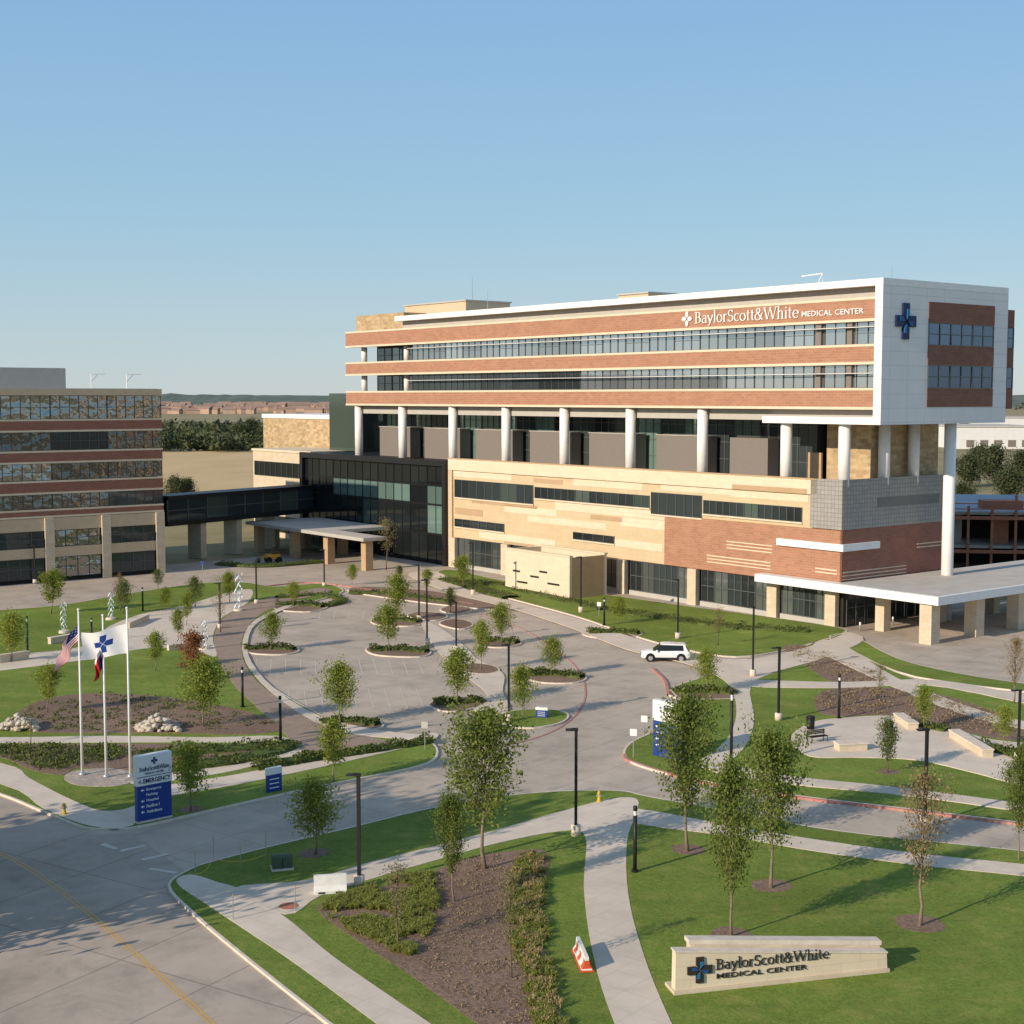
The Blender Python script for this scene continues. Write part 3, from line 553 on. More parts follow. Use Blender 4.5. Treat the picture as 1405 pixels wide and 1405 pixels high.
def emblem(parent,plane,cx,cz,w,h,d,cols,thick=.12,pieces=True):
    for k in range(4):
        a=k*math.pi/2; mb=MB()
        def tr(pts): return [(cx+(x*math.cos(a)-y*math.sin(a))*w,cz+(x*math.sin(a)+y*math.cos(a))*h) for x,y in pts]
        shp=[([(-.155,.185),(.0,.03),(.155,.185),(.155,.5),(-.155,.5)],0,thick)] if pieces else [([(-.15,.20),(.0,.06),(.15,.20),(.12,.40),(0,.5),(-.12,.40)],0,thick)]
        if pieces: shp.append(([(.0,.06),(.125,.185),(.125,.33),(.0,.33)],1,thick*1.35))
        for pts,mi,t in shp:
            q=tr(pts)
            if plane=='F': mb.prism(q,d-t,d,mi,'y')
            else: mb.prism(q,d,d+t,mi,'x')
        mb.build('emblem_arm',[cols[0],cols[1+k%2]],parent)
emblem(hosp,'F',xl(941.5),35.7,1.75,1.95,-.06,('sign_white','sign_white','sign_white'),.1,False)
emblem(hosp,'E',3.55,34.3,3.5,3.95,5.303,('logo_blue','logo_sky','logo_mid'),.25)
so=thing('stone_enclosure','square pale stone enclosure with dark slots standing before the cream podium','wall',UV(36.0,-9.3),RZ)
part('wall','cream_pale',so,(0,13.4,0,.4,0,5.5),(0,13.4,6,6.4,0,5.5),(13.0,13.4,.4,6,0,5.5)); part('side_wall','cream_tan',so,(0,.4,.4,6,0,5.4)); part('coping','cream_pale',so,(-.1,13.5,-.1,.5,5.5,5.7),(-.1,13.5,5.9,6.5,5.5,5.7))  # side wall toned darker than the front, its shade put into the colour
for u,z,w in ((2,1.6,2.4),(4.5,3.0,1.6),(6.2,2.2,1.8),(8.6,1.2,2.2),(10.2,2.6,1.5)): part('slot','dark_interior',so,(u,u+w,-.05,0,z,z+.25))
can=thing('entrance_canopy','flat white entrance canopy on stone piers at the hospital right end','canopy',C0,RZ)
part('roof_slab','white_metal',can,(-14.2,uf(1043)-1,-1.8,-.2,4.35,5.25),(-14.2,-.35,-.19,38,4.35,5.25))
part('roof_surface','roof_grey',can,(-13.7,-.6,-1.3,37.5,5.25,5.265))
for v in (-.6,7.5,15.6,23.7,31.8): part('pier','stone_pale',can,(-13.1,-11.6,v-.75,v+.75,0,4.34))
for v in (2.5,13,23.7): part('pier','stone_pale',can,(-4.6,-3.4,v-.6,v+.6,0,4.34))
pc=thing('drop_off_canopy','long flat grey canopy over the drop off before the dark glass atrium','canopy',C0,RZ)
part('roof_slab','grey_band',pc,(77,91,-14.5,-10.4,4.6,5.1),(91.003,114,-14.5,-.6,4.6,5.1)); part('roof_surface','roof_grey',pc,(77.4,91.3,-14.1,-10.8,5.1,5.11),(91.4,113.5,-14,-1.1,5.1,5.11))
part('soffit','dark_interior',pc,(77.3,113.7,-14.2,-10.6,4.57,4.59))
for u,v in ((79,-12.6),(90,-12.6),(100,-13),(112,-13),(100,-4),(112,-4)): part('pier','cream_tan',pc,(u-.65,u+.65,v-.65,v+.65,0,4.56))
# left office building
L0=P(226,786); off=thing('office_building','six storey brick and tan office block cut by the left edge','building',L0,RZ)
def E(name,m,par,y0,y1,z0,z1,out,inn=-.6): mb=MB(); mb.box(inn,out,y0,y1,z0,z1); return mb.build(name,m,par)
mb=MB(); mb.box(-34,-.6,-50,-.5,0,26.8); mb.build('wall','dark_interior',off)
mb=MB(); mb.box(-34,.1,-50,.05,26.25,27.2); mb.build('roof_fascia','tan_wall',off); mb=MB(); mb.box(-33.5,-.4,-49.5,-.4,27.2,27.25); mb.build('roof_surface','roof_grey',off)
mb=MB(); mb.box(-30,-6,-48,-12,27.25,30.2); mb.build('penthouse','grey_band',off)
for z0,z1 in ((21.4,22.7),(17.0,18.3),(12.7,14.1),(9.4,10.1)):
    bd=E('brick_band','brick_dark',off,-50,0,z0,z1,.02); E('stone_sill','cream_pale',bd,-50,.05,z1-.02,z1+.24,.08,.02); E('stone_sill','cream_pale',bd,-50,.05,z0-.26,z0,.06,.0)
for z0,z1 in ((22.97,26.22),(18.58,21.12),(14.38,16.72),(10.4,12.42)):
    for i in range(6): win(off,'E',-8.3*(i+1)+.03,-8.3*i-.03,z0,z1,-.12,'glass_dark' if (i*2+int(z0))%5==0 else 'glass_office','frame',6,1,.07)
E('stone_base','tan_wall',off,-50,0,7.3,9.08,.0); E('stone_base','tan_wall',off,-50,0,3.5,4.9,.0)
for i in range(7): E('stone_pillar','stone_pale',off,-8.3*i-1.3,-8.3*i,0,9.1,.35,.03)
for z0,z1 in ((4.95,7.25),(.6,3.45)):
    for i in range(6): win(off,'E',-8.3*(i+1)+.1,-8.3*i-1.4,z0,z1,-.25,'glass_office' if i%2 else 'glass_dark','frame',4,1)
for y,x in ((-4,-3),(-9,-4)):
    mb=MB(); mb.tube([(x,y,27.2),(x,y,29.3),(x,y+2.2,29.4)],.07,6); mb.tube([(x,y,28.2),(x,y+1,29.3)],.05,6); mb.build('roof_davit','white_metal',off)
# sky bridge
q1=Vector((-55.5,224,0)); q2=Vector((-36.5,252,0)); d=(q2-q1); Lb=d.length
sb=thing('sky_bridge','dark glazed footbridge linking the office block to the hospital','bridge',q1,math.atan2(d.y,d.x))
mb=MB(); mb.box(0,Lb,-2,2,5.8,6.6); mb.build('floor_beam','dark_metal',sb); mb=MB(); mb.box(0,Lb,-2.2,2.2,10.0,10.6); mb.build('roof','dark_metal',sb)
nb=8
for i in range(nb):
    mb=MB(); mb.box(i*Lb/nb+.08,(i+1)*Lb/nb-.08,-1.95,-1.85,6.6,10); w=mb.build('window','glass_green' if i in (2,5,6) else 'glass_dark',sb); mb=MB(); mb.box(i*Lb/nb-.08,i*Lb/nb+.08,-2.05,-1.8,6.6,10); mb.box(i*Lb/nb+.08,(i+1)*Lb/nb-.08,-2.03,-1.955,8.2,8.32); mb.build('window_frame','frame',w)
mb=MB(); mb.box(0,Lb,1.8,1.9,6.6,10); mb.build('rear_glazing','glass_black',sb)
for x in (8,16,25): mb=MB(); mb.box(x-.6,x+.6,-1.5,1.5,0,5.8); mb.build('pier','stone_pale',sb)
# unfinished deck building at the right
gb=thing('unfinished_building','half built slab and rusty steel frame with blue tarps behind the right canopy','building',Vector((68,212,0)),R(-8))
for i,z in enumerate((3.6,8.6)): mb=MB(); mb.box(-4,50,0,40,z,z+.4); mb.build('floor_slab','slab_concrete',gb)
mb=MB(); mb.box(-3,49,1,39,9.0,9.04); mb.build('tarp','blue_tarp',gb)
for i in range(14):
    mb=MB(); mb.box(-3.7+i*3.4,-3.35+i*3.4,-.35,-.02,0,11.6 if i%3==0 else 9.9); mb.build('steel_post','rust_steel',gb)
for z in (2.9,7.9,9.4,10.2): mb=MB(); mb.box(-4,50,-.62,-.37,z,z+(.5 if z<9 else .14)); mb.build('steel_beam','rust_steel',gb)
for i in range(6): mb=MB(); mb.box(-2.8+i*6.8,-.5+i*6.8,3.0,3.2,4.01,8.58); mb.build('partition','rust_steel' if i%2 else 'slab_concrete',gb)
mb=MB(); mb.box(-3.5,49.5,12,12.3,0,8.5); mb.build('inner_wall','dark_interior',gb)
for x,y,w in ((3,6,6),(14,10,8),(26,5,5),(34,14,7)): mb=MB(); mb.box(x,x+w,y,y+4,9.05,9.05+.6+.1*w); mb.build('material_stack','slab_concrete' if w%2 else 'rust_steel',gb)
for i,(x0,x1,y0,z,lab) in enumerate(((1312,1420,616,11,'long low white warehouse with a flat roof beyond the right hand trees'),(1345,1500,598,12,'pale grey warehouse behind the long white warehouse at right'))):
    a=P(x0,y0); b=P(x1,y0); w=thing('warehouse',lab,'building',a,0,None); mb=MB(); mb.box(0,b.x-a.x,0,60,0,z); mb.build('wall','white_panel',w); mb=MB(); mb.box(-.5,b.x-a.x+.5,-.5,60.5,z,z+.6); mb.build('roof','roof_grey',w)
    for k in range(6): mb=MB(); mb.box(5+k*7,9+k*7,-.1,0,1,4.5); mb.build('loading_door','grey_panel',w)
r=random.Random(5)
for i in range(130):
    px=r.uniform(222,470); py=r.choice([555,557,559,561,563,565,568]); p=P(px,py); sc_=p.y/2300; w=r.uniform(16,32)*sc_; dd=12*sc_; h=r.uniform(5.5,9)*sc_
    mb=MB(); mb.box(-w/2,w/2,-dd/2,dd/2,0,h,0); mb.prism([(-dd/2-.6,h),(dd/2+.6,h),(0,h+3.6*sc_)],-w/2-.6,w/2+.6,1,'x')
    o=mb.build('distant_house',['house_wall','house_roof']); o.location=p; o.rotation_euler.z=r.uniform(-.4,.4); tag(o,'small tan house with brown roof in the far town below the horizon','house','houses of the far town')
# ------------------------------------------------------------------ TREES
def tree_proto(seed,h,wid,base,nl,leaf,nlimb=16,up=.9,trunk_r=.11,clump=.5):
    r=random.Random(seed); t=MB(); c=MB()
    axis=[Vector((0,0,0))]
    for i in range(1,9): axis.append(Vector((axis[-1].x+r.gauss(0,.018)*h*.5,axis[-1].y+r.gauss(0,.018)*h*.5,h*.94*i/8)))
    t.tube(axis,[trunk_r*(1.35 if i==0 else 1)*(1-.11*i) for i in range(9)],8)
    def ax(z): 
        f=min(7.99,max(0,z/(h*.94)*8)); i=int(f); return axis[i].lerp(axis[i+1],f-i)
    pts=[]
    for i in range(nlimb):
        f=(i+.5)/nlimb; z=h*(base+(.90-base)*f); a=i*2.4+r.gauss(0,.4); env=(math.sin(math.pi*min(1,(f*.86+.16))**.85))**.8
        ln=wid*.5*env*r.uniform(.6,1.12); s=ax(z); dirv=Vector((math.cos(a),math.sin(a),0)); e=s+dirv*ln+Vector((0,0,ln*up*r.uniform(.8,1.3)))
        m=s.lerp(e,.5)+Vector((0,0,-.04*ln)); rr=trunk_r*.34*(1-.5*f); t.tube([s,m,e],[rr,rr*.65,rr*.25],5)
        for k in range(5):
            g=.25+.75*k/4; b0=s.lerp(e,g); tw=b0+Vector((r.gauss(0,1),r.gauss(0,1),abs(r.gauss(.5,.6)))).normalized()*ln*r.uniform(.18,.42); t.tube([b0,tw],[rr*.3,rr*.1],4); w_=r.choice([.5,.8,1,1]); pts+=[(tw,w_),(b0.lerp(tw,.5),w_*.85)]
            pts.append((b0,.8))
    for k in range(5): pts.append((ax(h*(.80+.04*k)),.7)); 
    pts.append((axis[-1]+Vector((0,0,h*.03)),.6))
    for _ in range(nl):
        p,w=r.choice(pts)
        if r.random()>w: continue
        sg=clump*wid*.12; c.leaf(p+Vector((r.gauss(0,sg),r.gauss(0,sg),r.gauss(0,sg*1.1))),leaf,r)
    return t,c
PROTO={}
def proto(key,variants,lm,bark):
    PROTO[key]=[]
    for v in variants:
        t,c=tree_proto(*v[0],**v[1]); PROTO[key].append((t.mesh('trunk',bark,True),c.mesh('crown',lm),v[0][1]))
proto('elm',[((1,9,4.2,.22,9800,.20),dict(nlimb=34,up=1.35,clump=.60)),((2,9,3.7,.24,8600,.20),dict(nlimb=32,up=1.45,clump=.58)),((3,9,4.4,.21,10200,.20),dict(nlimb=34,up=1.25,clump=.62))],'leaf_elm','bark')
proto('young',[((4,5,3.0,.22,4600,.18),dict(nlimb=20,up=.85,trunk_r=.06,clump=.76)),((5,5,2.6,.24,4000,.18),dict(nlimb=19,up=.95,trunk_r=.06,clump=.76)),((6,5,3.3,.21,5000,.18),dict(nlimb=21,up=.75,trunk_r=.06,clump=.8))],'leaf_young','bark')
proto('oak',[((7,5,2.8,.2,3600,.18),dict(nlimb=20,up=.9,trunk_r=.07,clump=.75)),((8,5,2.5,.22,3200,.18),dict(nlimb=20,up=1,trunk_r=.07,clump=.75))],'leaf_oak','bark_dark')
proto('sparse',[((9,7,3.2,.28,1100,.16),dict(nlimb=24,up=1.2,trunk_r=.08,clump=.7)),((10,7,2.8,.25,900,.16),dict(nlimb=22,up=1.3,trunk_r=.08,clump=.7))],'leaf_sparse','bark_dark')
proto('brown',[((13,8,2.8,.24,2300,.15),dict(nlimb=34,up=1.6,trunk_r=.09,clump=.6))],'leaf_brown','bark')
proto('red',[((14,5,2.6,.2,3200,.19),dict(nlimb=18,up=.9,trunk_r=.07,clump=.8))],'leaf_red','bark')
proto('wild',[((15,10,11,.08,6200,.6),dict(nlimb=24,up=.5,trunk_r=.25,clump=.8)),((16,10,9,.08,5800,.6),dict(nlimb=22,up=.6,trunk_r=.25,clump=.8))],'leaf_far','bark_dark')
tr=random.Random(21)
def tree(px,base,top,kind,label,group=None,wide=1.0,loc=None,h=None):
    p=P(px,base,.12) if loc is None else Vector(loc); hh=HT(p,top)-p.z if h is None else h
    t,c,ph=tr.choice(PROTO[kind]); o=thing({'sparse':'sparse_tree','brown':'sparse_tree','red':'red_tree','wild':'broad_tree'}.get(kind,'young_tree'),label,'tree',p,tr.random()*6.28,group)
    s=hh/ph; o.scale=(s*wide,s*wide,s); link('trunk',t,o); link('crown',c,o); return o
TREES=[(665,1192,966,'elm','tall dense green tree on the mulch bed edge in the centre foreground',.98),(623,1237,1085,'elm','slim green tree just left of the tall foreground tree in the mulch bed',.75),(547,1300,1176,'sparse','nearly bare sapling among the clumping grasses left of the mulch bed'),(702,1342,1185,'sparse','thin bare sapling in the lowest part of the mulch bed',.7),(433,1172,1068,'young','light green tree on the grass beside the green utility box'),
(943,1168,946,'elm','tall dark green tree before the right hand blue sign',.80),(1057,1218,995,'elm','tall green tree on the right lawn, right one of the touching pair',.82),(1003,1285,1035,'elm','tall green tree directly behind the low stone sign, left one of the touching pair',.62),(1262,1270,1042,'brown','browning tree in a mulch ring on the right lawn',.9),(1218,1060,984,'oak','small dark oval tree beside the white patio',.85),(1398,1180,1015,'elm','dark green tree cut by the right edge above the lawn',.55),(1268,1000,940,'young','small tree in the mulch bed behind the patio lamp',.8),(1391,965,868,'brown','brown tree at the right edge before the canopy drive',1.0),(1377,1022,968,'young','little green tree on the patio by the right edge',.9),(1208,962,906,'sparse','leafless sapling in the shrub bed right of the crosswalk'),
(262,1112,1018,'young','light green tree right of the blue and white entrance sign'),(458,1072,984,'young','light green tree in the hedge strip below the parking loop'),(467,992,908,'young','green tree on the lowest parking island'),(627,966,890,'young','round green tree on the island left of the centre lamps',1.1),(717,985,912,'young','thin green tree on the grass island with the small blue sign',.85),(758,926,874,'young','small green tree on the hedge island by the red kerb'),(660,918,850,'young','slender green tree on the little island in the walkway',.85),(688,882,827,'young','small green tree on the upper island right of the walkway'),(535,893,828,'young','dense green tree on the wide hedge island in the parking loop',1.1),(372,891,840,'young','small green tree on the left hedge island in the parking loop'),(545,851,788,'young','leafy green tree on the upper parking island'),(403,832,798,'young','little green tree on the island nearest the drop off',.9),(970,950,890,'young','small green tree on the hedge island behind the blue sign'),
(279,997,903,'young','yellow green tree at the right end of the park mulch bed',1.1),(265,935,864,'red','orange red autumn tree on the park lawn',1.1),(65,978,910,'young','yellow green tree on the park lawn left of the flagpoles'),(16,908,840,'young','green tree at the left edge beside the low stone wall',1.1),(70,842,780,'young','bushy green tree before the office block at left',1.15),(213,920,866,'young','small green tree on the lawn edge below the plaza'),(245,878,834,'young','yellow green sapling at the plaza edge',.9),(256,858,812,'young','green sapling beside the plaza behind another sapling',.8),(268,832,790,'oak','small dark tree between the office block and the tall sculpture'),(303,868,806,'sparse','thin sapling just left of the tall sculpture'),(315,826,784,'young','small green tree behind the tall sculpture'),(227,838,806,'young','small bright tree before the office block right corner'),(165,838,784,'brown','brown thin tree before the office block'),(217,808,780,'oak','little tree at the right corner of the office block'),(170,842,795,'oak','dark little tree beside the brown thin tree at left'),(42,1022,962,'sparse','bare sapling among the white rocks at left'),
(985,885,830,'sparse','bare thin tree on the lawn before the podium windows'),(483,802,774,'young','small green tree before the drop off canopy'),(530,782,708,'sparse','tall bare tree at the right end of the drop off canopy'),(585,812,780,'young','small green tree beside the lamps at the podium left end'),(635,806,762,'young','green tree at the left end of the podium'),(618,840,805,'oak','small dark tree on the island below the stone enclosure'),(848,856,818,'young','small green tree in the hedge right of the stone enclosure'),(548,800,775,'oak','small dark tree on the strip before the drop off canopy')]
for T in TREES: tree(T[0],T[1],T[2],T[3],T[4],'planted trees of the hospital grounds',T[5] if len(T)>5 else 1.0)
for i,(x,y,h,wd) in enumerate(((-47,69,15,.65),(-34,65.5,15,.6),(-31.5,63,16,.5),(-41.5,68,15,.65),(-37.5,66.5,15,.65))): tree(0,0,0,'wild',('farthest left','second from right','right most','second from left','middle')[i]+' one of five unseen trees added off the left edge to shade the junction','unseen trees added to cast the junction shadow',wd,(x,y,0),h)  # trees added out of view to throw the broad shadow over the junction
for px,base,h,lab in ((1330,668,9,'broad dark tree left most in the clump behind the unfinished building'),(1365,664,11,'broad dark tree tallest in the clump behind the unfinished building'),(1400,668,10,'broad dark tree at the right edge behind the unfinished building'),(1345,650,9,'broad dark tree behind the others in the right hand clump'),(1385,690,8,'broad dark tree lowest in the right hand clump'),(1318,700,6,'low bush like tree beside the tall end column'),(240,690,6,'low dark tree at the office block corner before the tan field'),(258,688,5.5,'low dark tree on the tan field edge right of its neighbour'),(330,612,11,'broad dark tree at the right end of the woodland belt'),(345,608,13,'tall broad tree beside the upper stone wing')):
    tree(0,0,0,'wild',lab,'wild trees beyond the buildings',1.0,P(px,base),h)
# hedges
def hedge(name,label,px,w,h,n,leaf=.24,mname='leaf_hedge'):
    pts=smooth_open([P(*p) for p in px],6); r=random.Random(len(label)*7+n); mb=MB(); core=MB()
    for i in range(n):
        f=r.random()*(len(pts)-1.001); k=int(f); p=pts[k].lerp(pts[k+1],f-k); t=(pts[k+1]-pts[k]).normalized(); nn=Vector((-t.y,t.x,0)); s=r.uniform(-1,1); lump=.7+.7*noise.noise(p*1.1); z=.13+h*lump*math.sqrt(max(0,1-s*s*.75))*(r.uniform(.5,1.1))
        mb.leaf(p+nn*s*w/2+t*r.gauss(0,.1)+Vector((0,0,z)),leaf,r)
    o=thing(name,label,'hedge',pts[len(pts)//2],0,'low clipped hedges'); mb.v=[(v[0]-o.location.x,v[1]-o.location.y,v[2]) for v in mb.v]; mb.build('foliage',mname,o)
    prof=[(-.42,.1),(-.36,.6),(0,.8),(.36,.6),(.42,.1)]; nn=[]
    for i,p in enumerate(pts):
        t=(pts[min(i+1,len(pts)-1)]-pts[max(i-1,0)]).normalized(); a=Vector((-t.y,t.x,0)); nn.append([p-o.location+a*x*w+Vector((0,0,.12+(z-.1)*h*(.7+.5*noise.noise(p*.9)))) for x,z in prof])
    for i in range(len(nn)-1):
        for j in range(4): core.poly([nn[i][j],nn[i+1][j],nn[i+1][j+1],nn[i][j+1]])
    core.build('inner_branches','leaf_hedge',o); return o
HED=[([(335,892),(370,891),(404,893)],'low hedge on the left island of the parking loop',1.3,500),([(508,894),(545,893),(586,896)],'low hedge on the wide island of the parking loop',1.6,600),([(515,853),(545,852),(575,855)],'low hedge on the upper parking island',1.5,400),([(378,831),(410,831),(444,834)],'low hedge on the island nearest the drop off',1.6,400),([(440,994),(475,992),(518,997)],'low hedge on the lowest parking island',1.2,500),([(596,968),(630,966),(662,964)],'low hedge on the island left of the centre lamps',1.3,500),([(726,928),(760,927),(798,932)],'low hedge on the island by the red kerb',1.5,600),([(806,870),(840,869),(876,871)],'low hedge on the island before the white car bay',1.6,500),([(924,952),(970,951),(1010,954)],'low hedge on the island behind the right blue sign',1.4,600),([(660,881),(685,881),(710,884)],'low hedge on the upper island right of the walkway',1.4,300),([(350,1058),(420,1046),(500,1034),(590,1020)],'long dark hedge along the walk below the parking loop',1.4,1600),([(612,796),(645,806),(700,822)],'dark hedge at the left foot of the podium',3.2,900),([(835,840),(900,848),(1000,862),(1110,868)],'long hedge at the foot of the podium windows',2.4,1500),([(640,800),(690,806),(760,822),(830,838)],'dark hedge before the stone enclosure',2.2,900),([(380,822),(440,818),(470,826),(440,834)],'dark hedge at the top of the curved walk',1.6,500),([(190,1041),(290,1033),(395,1026),(330,1046),(200,1062)],'dark shrub bank in the bed right of the flagpoles',2.0,1500),([(480,815),(540,817),(620,828)],'low hedge on the strip before the drop off',1.6,500),([(300,775),(360,778),(440,772)],'dark hedge below the footbridge',2.5,500),([(1245,998),(1270,1000),(1300,1006)],'little hedge behind the patio planter',1.3,300),([(1340,1025),(1375,1035),(1405,1042)],'hedge in the right patio planter',1.5,400)]
for p,l,w,n in HED: hedge('hedge',l,p,w,.7,n)
# ground cover
tufts('liriope','bright clumping grasses in the left half of the foreground bed','ground cover',[(445,1250),(500,1222),(560,1206),(592,1205),(598,1250),(590,1290),(560,1315),(500,1290)],640,.30,24,'leaf_liriope',.14,spread=.36,clumpy=.9)
tufts('clumping_grass','straw tipped clumping grasses down the right side of the foreground bed','ground cover',[(708,1190),(745,1178),(748,1250),(755,1320),(775,1405),(800,1480),(748,1450),(722,1360),(698,1280)],430,.28,22,'leaf_liriope',.14,spread=.34,clumpy=.5)
tufts('straw_grass','dry straw coloured grasses in the dark strip of the foreground bed','ground cover',[(705,1190),(742,1180),(746,1250),(755,1330),(768,1400),(735,1400),(715,1300)],170,.36,14,'leaf_straw',.13,spread=.32)
tufts('scrub','tiny dry scrub plants dotted over the foreground mulch','ground cover',[(600,1200),(690,1176),(690,1250),(720,1360),(745,1440),(650,1400),(580,1330)],420,.11,9,'leaf_scrub',.09,upright=False,spread=.24)
tufts('low_shrubs','grey brown low shrubs in the right hand mulch beds','ground cover',[(1130,952),(1200,947),(1290,957),(1375,985),(1395,1010),(1330,1005),(1230,982),(1150,982),(1125,974)],330,.18,9,'leaf_scrub',.17,upright=False,spread=.5)
tufts('low_shrubs','brown low shrubs in the bed beside the canopy drive','ground cover',[(1080,892),(1110,890),(1170,912),(1218,934),(1150,936),(1122,924)],120,.18,9,'leaf_scrub',.17,upright=False,spread=.5)
tufts('low_shrubs','patchy low plants in the park mulch bed','ground cover',[(30,984),(130,956),(220,960),(350,985),(370,1000),(250,1004),(60,1004)],200,.25,10,'leaf_hedge',.2,upright=False,spread=.5)
tufts('low_shrubs','dark low plants in the bed left of the flagpoles','ground cover',[(-60,1026),(100,1026),(170,1028),(180,1040),(110,1053),(60,1058),(0,1040)],420,.32,10,'leaf_hedge',.2,upright=False,spread=.5)
# ------------------------------------------------------------------ LAMPS
lamp0=None
def make_lamp():
    o=thing('street_lamp','','lamp'); mb=MB(); mb.tube([(0,0,0),(0,0,.62)],[.3,.29],14); mb.build('base','kerb',o,True)
    mb=MB(); mb.box(-.09,.09,-.09,.09,.62,6.2); mb.build('pole','dark_metal',o)
    mb=MB(); mb.box(-.62,.12,-.16,.16,6.203,6.30); mb.box(-.3,.1,-.06,.06,6.3,6.35); mb.build('lamp_head','dark_metal',o)
    mb=MB(); mb.box(-.58,-.2,-.12,.12,6.18,6.2); mb.build('lens','lamp_clear',o); return o
LAMPS=[(493,1216,1062,'tall black lamp post beside the white barrier in the foreground'),(790,1146,1000,'tall black lamp post at the head of the foreground path'),(698,990,884,'tall black lamp post on the grass island with the small blue sign'),(1068,988,888,'tall black lamp post left of the patio'),(1033,928,832,'tall black lamp post beside the upper crosswalk'),(930,876,795,'tall black lamp post on the podium lawn'),(626,893,832,'black lamp post on the walkway through the parking loop'),(586,884,795,'black lamp post on the upper left walkway edge'),(575,852,775,'black lamp post farthest up the parking loop'),(649,816,745,'black lamp post before the podium left windows'),(797,840,764,'black lamp post at the corner of the stone enclosure'),(1269,1132,1000,'tall black lamp post behind the browning tree'),(302,862,800,'black lamp post left of the tall sculpture'),(352,828,780,'black lamp post right of the tall sculpture'),(445,804,758,'black lamp post before the drop off canopy'),(48,800,748,'black lamp post before the office block'),(1397,1042,985,'black lamp post at the right edge of the patio')]
for i,(px,b,t,lab) in enumerate(LAMPS):
    p=P(px,b,.12)
    if i==0: lamp0=make_lamp(); o=lamp0
    else: o=copy_tree(lamp0)
    o.location=p; s=(HT(p,t)-.12)/6.3; o.scale=(1,1,max(.8,min(1.15,s))); o.rotation_euler.z=R(-8+5*(i%4)); tag(o,lab,'lamp','tall black lamp posts')
def make_post():
    o=thing('column_light','','lamp'); mb=MB(); mb.tube([(0,0,0),(0,0,3.1)],.11,12); mb.build('post','dark_metal',o,True); mb=MB(); mb.tube([(0,0,3.1),(0,0,3.35)],.085,12); mb.build('lens','lamp_clear',o); mb=MB(); mb.tube([(0,0,3.35),(0,0,3.6)],.115,12); mb.build('cap','dark_metal',o,True); mb=MB(); mb.tube([(0,0,0),(0,0,.12)],.2,12); mb.build('base_plate','dark_metal',o); return o
post0=None
for i,(px,b,t,lab) in enumerate([(871,1196,1106,'short black column light on the right lawn beside the path'),(385,1022,955,'short black column light right of the park mulch bed'),(333,970,915,'short black column light on the curved paver walk'),(1151,986,925,'short black column light in the shrub bed by the patio'),(1003,1058,945,'thin black column light on the walk behind the pair of trees'),(829,858,820,'short black column light by the podium hedge'),(38,898,845,'short black column light at the left plaza edge'),(126,880,848,'short black column light behind the flagpoles'),(196,838,806,'short black column light before the office block')]):
    p=P(px,b,.12)
    if i==0: post0=make_post(); o=post0
    else: o=copy_tree(post0)
    o.location=p; o.scale=(1,1,(HT(p,t)-.12)/3.6); tag(o,lab,'lamp','short black column lights')
# ------------------------------------------------------------------ FLAGS
POLES=[(113,1063,838,'white flagpole nearest the left, flying the striped flag'),(146,1066,846,'middle white flagpole with the limp red flag'),(179,1066,836,'right hand white flagpole flying the white flag with a blue cross')]
fl=[]
for px,b,t,lab in POLES:
    p=P(px,b,.152); hh=HT(p,t)-.15; o=thing('flagpole',lab,'flagpole',p,0,'three white flagpoles')
    mb=MB(); mb.tube([(0,0,0),(0,0,hh)],[.10,.055],12); mb.build('pole','white_metal',o,True); mb=MB(); mb.tube([(0,0,0),(0,0,.12),(0,0,.2)],[.24,.22,.12],14); mb.build('base_collar','steel',o,True)
    mb=MB(); mb.tube([(0,0,hh),(0,0,hh+.05),(0,0,hh+.12),(0,0,hh+.17)],[.03,.09,.09,.03],10); mb.build('finial','white_metal',o,True); fl.append((p,hh))
def flag(label,i,drop,L,Hh,cellmat,mats,nx,ny,droop,name='flag',sag=0.0,fold=.26):
    p,hh=fl[i]; mb=MB(); top=hh-drop
    def f(s,t):
        x=-L*s*math.cos(droop*.9); z=top-t*Hh*(1-.1*s)-s*L*math.sin(droop); y=fold*math.sin(s*8+t*2.6)*s**.5-.25*s
        return (x-.08+.08*math.sin(t*6+s*4)*s+(fold-.26)*.9*math.sin(s*9+t*3)*s**.5,y,z+.10*math.sin(s*5+t)-sag*math.sin(s*3.1)*(1-t))
    for a in range(nx):
        for b in range(ny): mb.poly([f(a/nx,b/ny),f((a+1)/nx,b/ny),f((a+1)/nx,(b+1)/ny),f(a/nx,(b+1)/ny)],cellmat((a+.5)/nx,(b+.5)/ny,a,b))
    o=mb.build(name,mats,None,True); o.location=p; tag(o,label,'flag'); return o
def us(s,t,a,b):
    if s<.4 and t<7/13: return 1 if (a%4==1 and b%6==3) else 2
    return 0 if (t*13)%2<1.15 else 1
flag('red and white striped flag with starry blue corner drooping from the left pole',0,.9,2.4,1.3,us,['flag_red','flag_white','flag_blue'],32,39,1.05,fold=.42)
def wh(s,t,a,b):
    x=(s-.5)*1.42; y=t-.5
    return 1 if ((abs(x)<.105 and abs(y)<.31) or (abs(y)<.105 and abs(x)<.31)) and not (abs(abs(x)-abs(y))<.010 and abs(x)<.1) else 0
flag('white flag with a blue cross emblem flying from the right pole',2,1.0,3.0,2.1,wh,['flag_white','flag_logo'],84,60,.16,sag=.22)
flag('small limp red flag hanging from the middle pole',1,2.0,1.0,1.6,lambda s,t,a,b: 2 if s<.3 else (1 if t<.3 else 0),['flag_red','flag_white','flag_blue'],14,14,1.2)
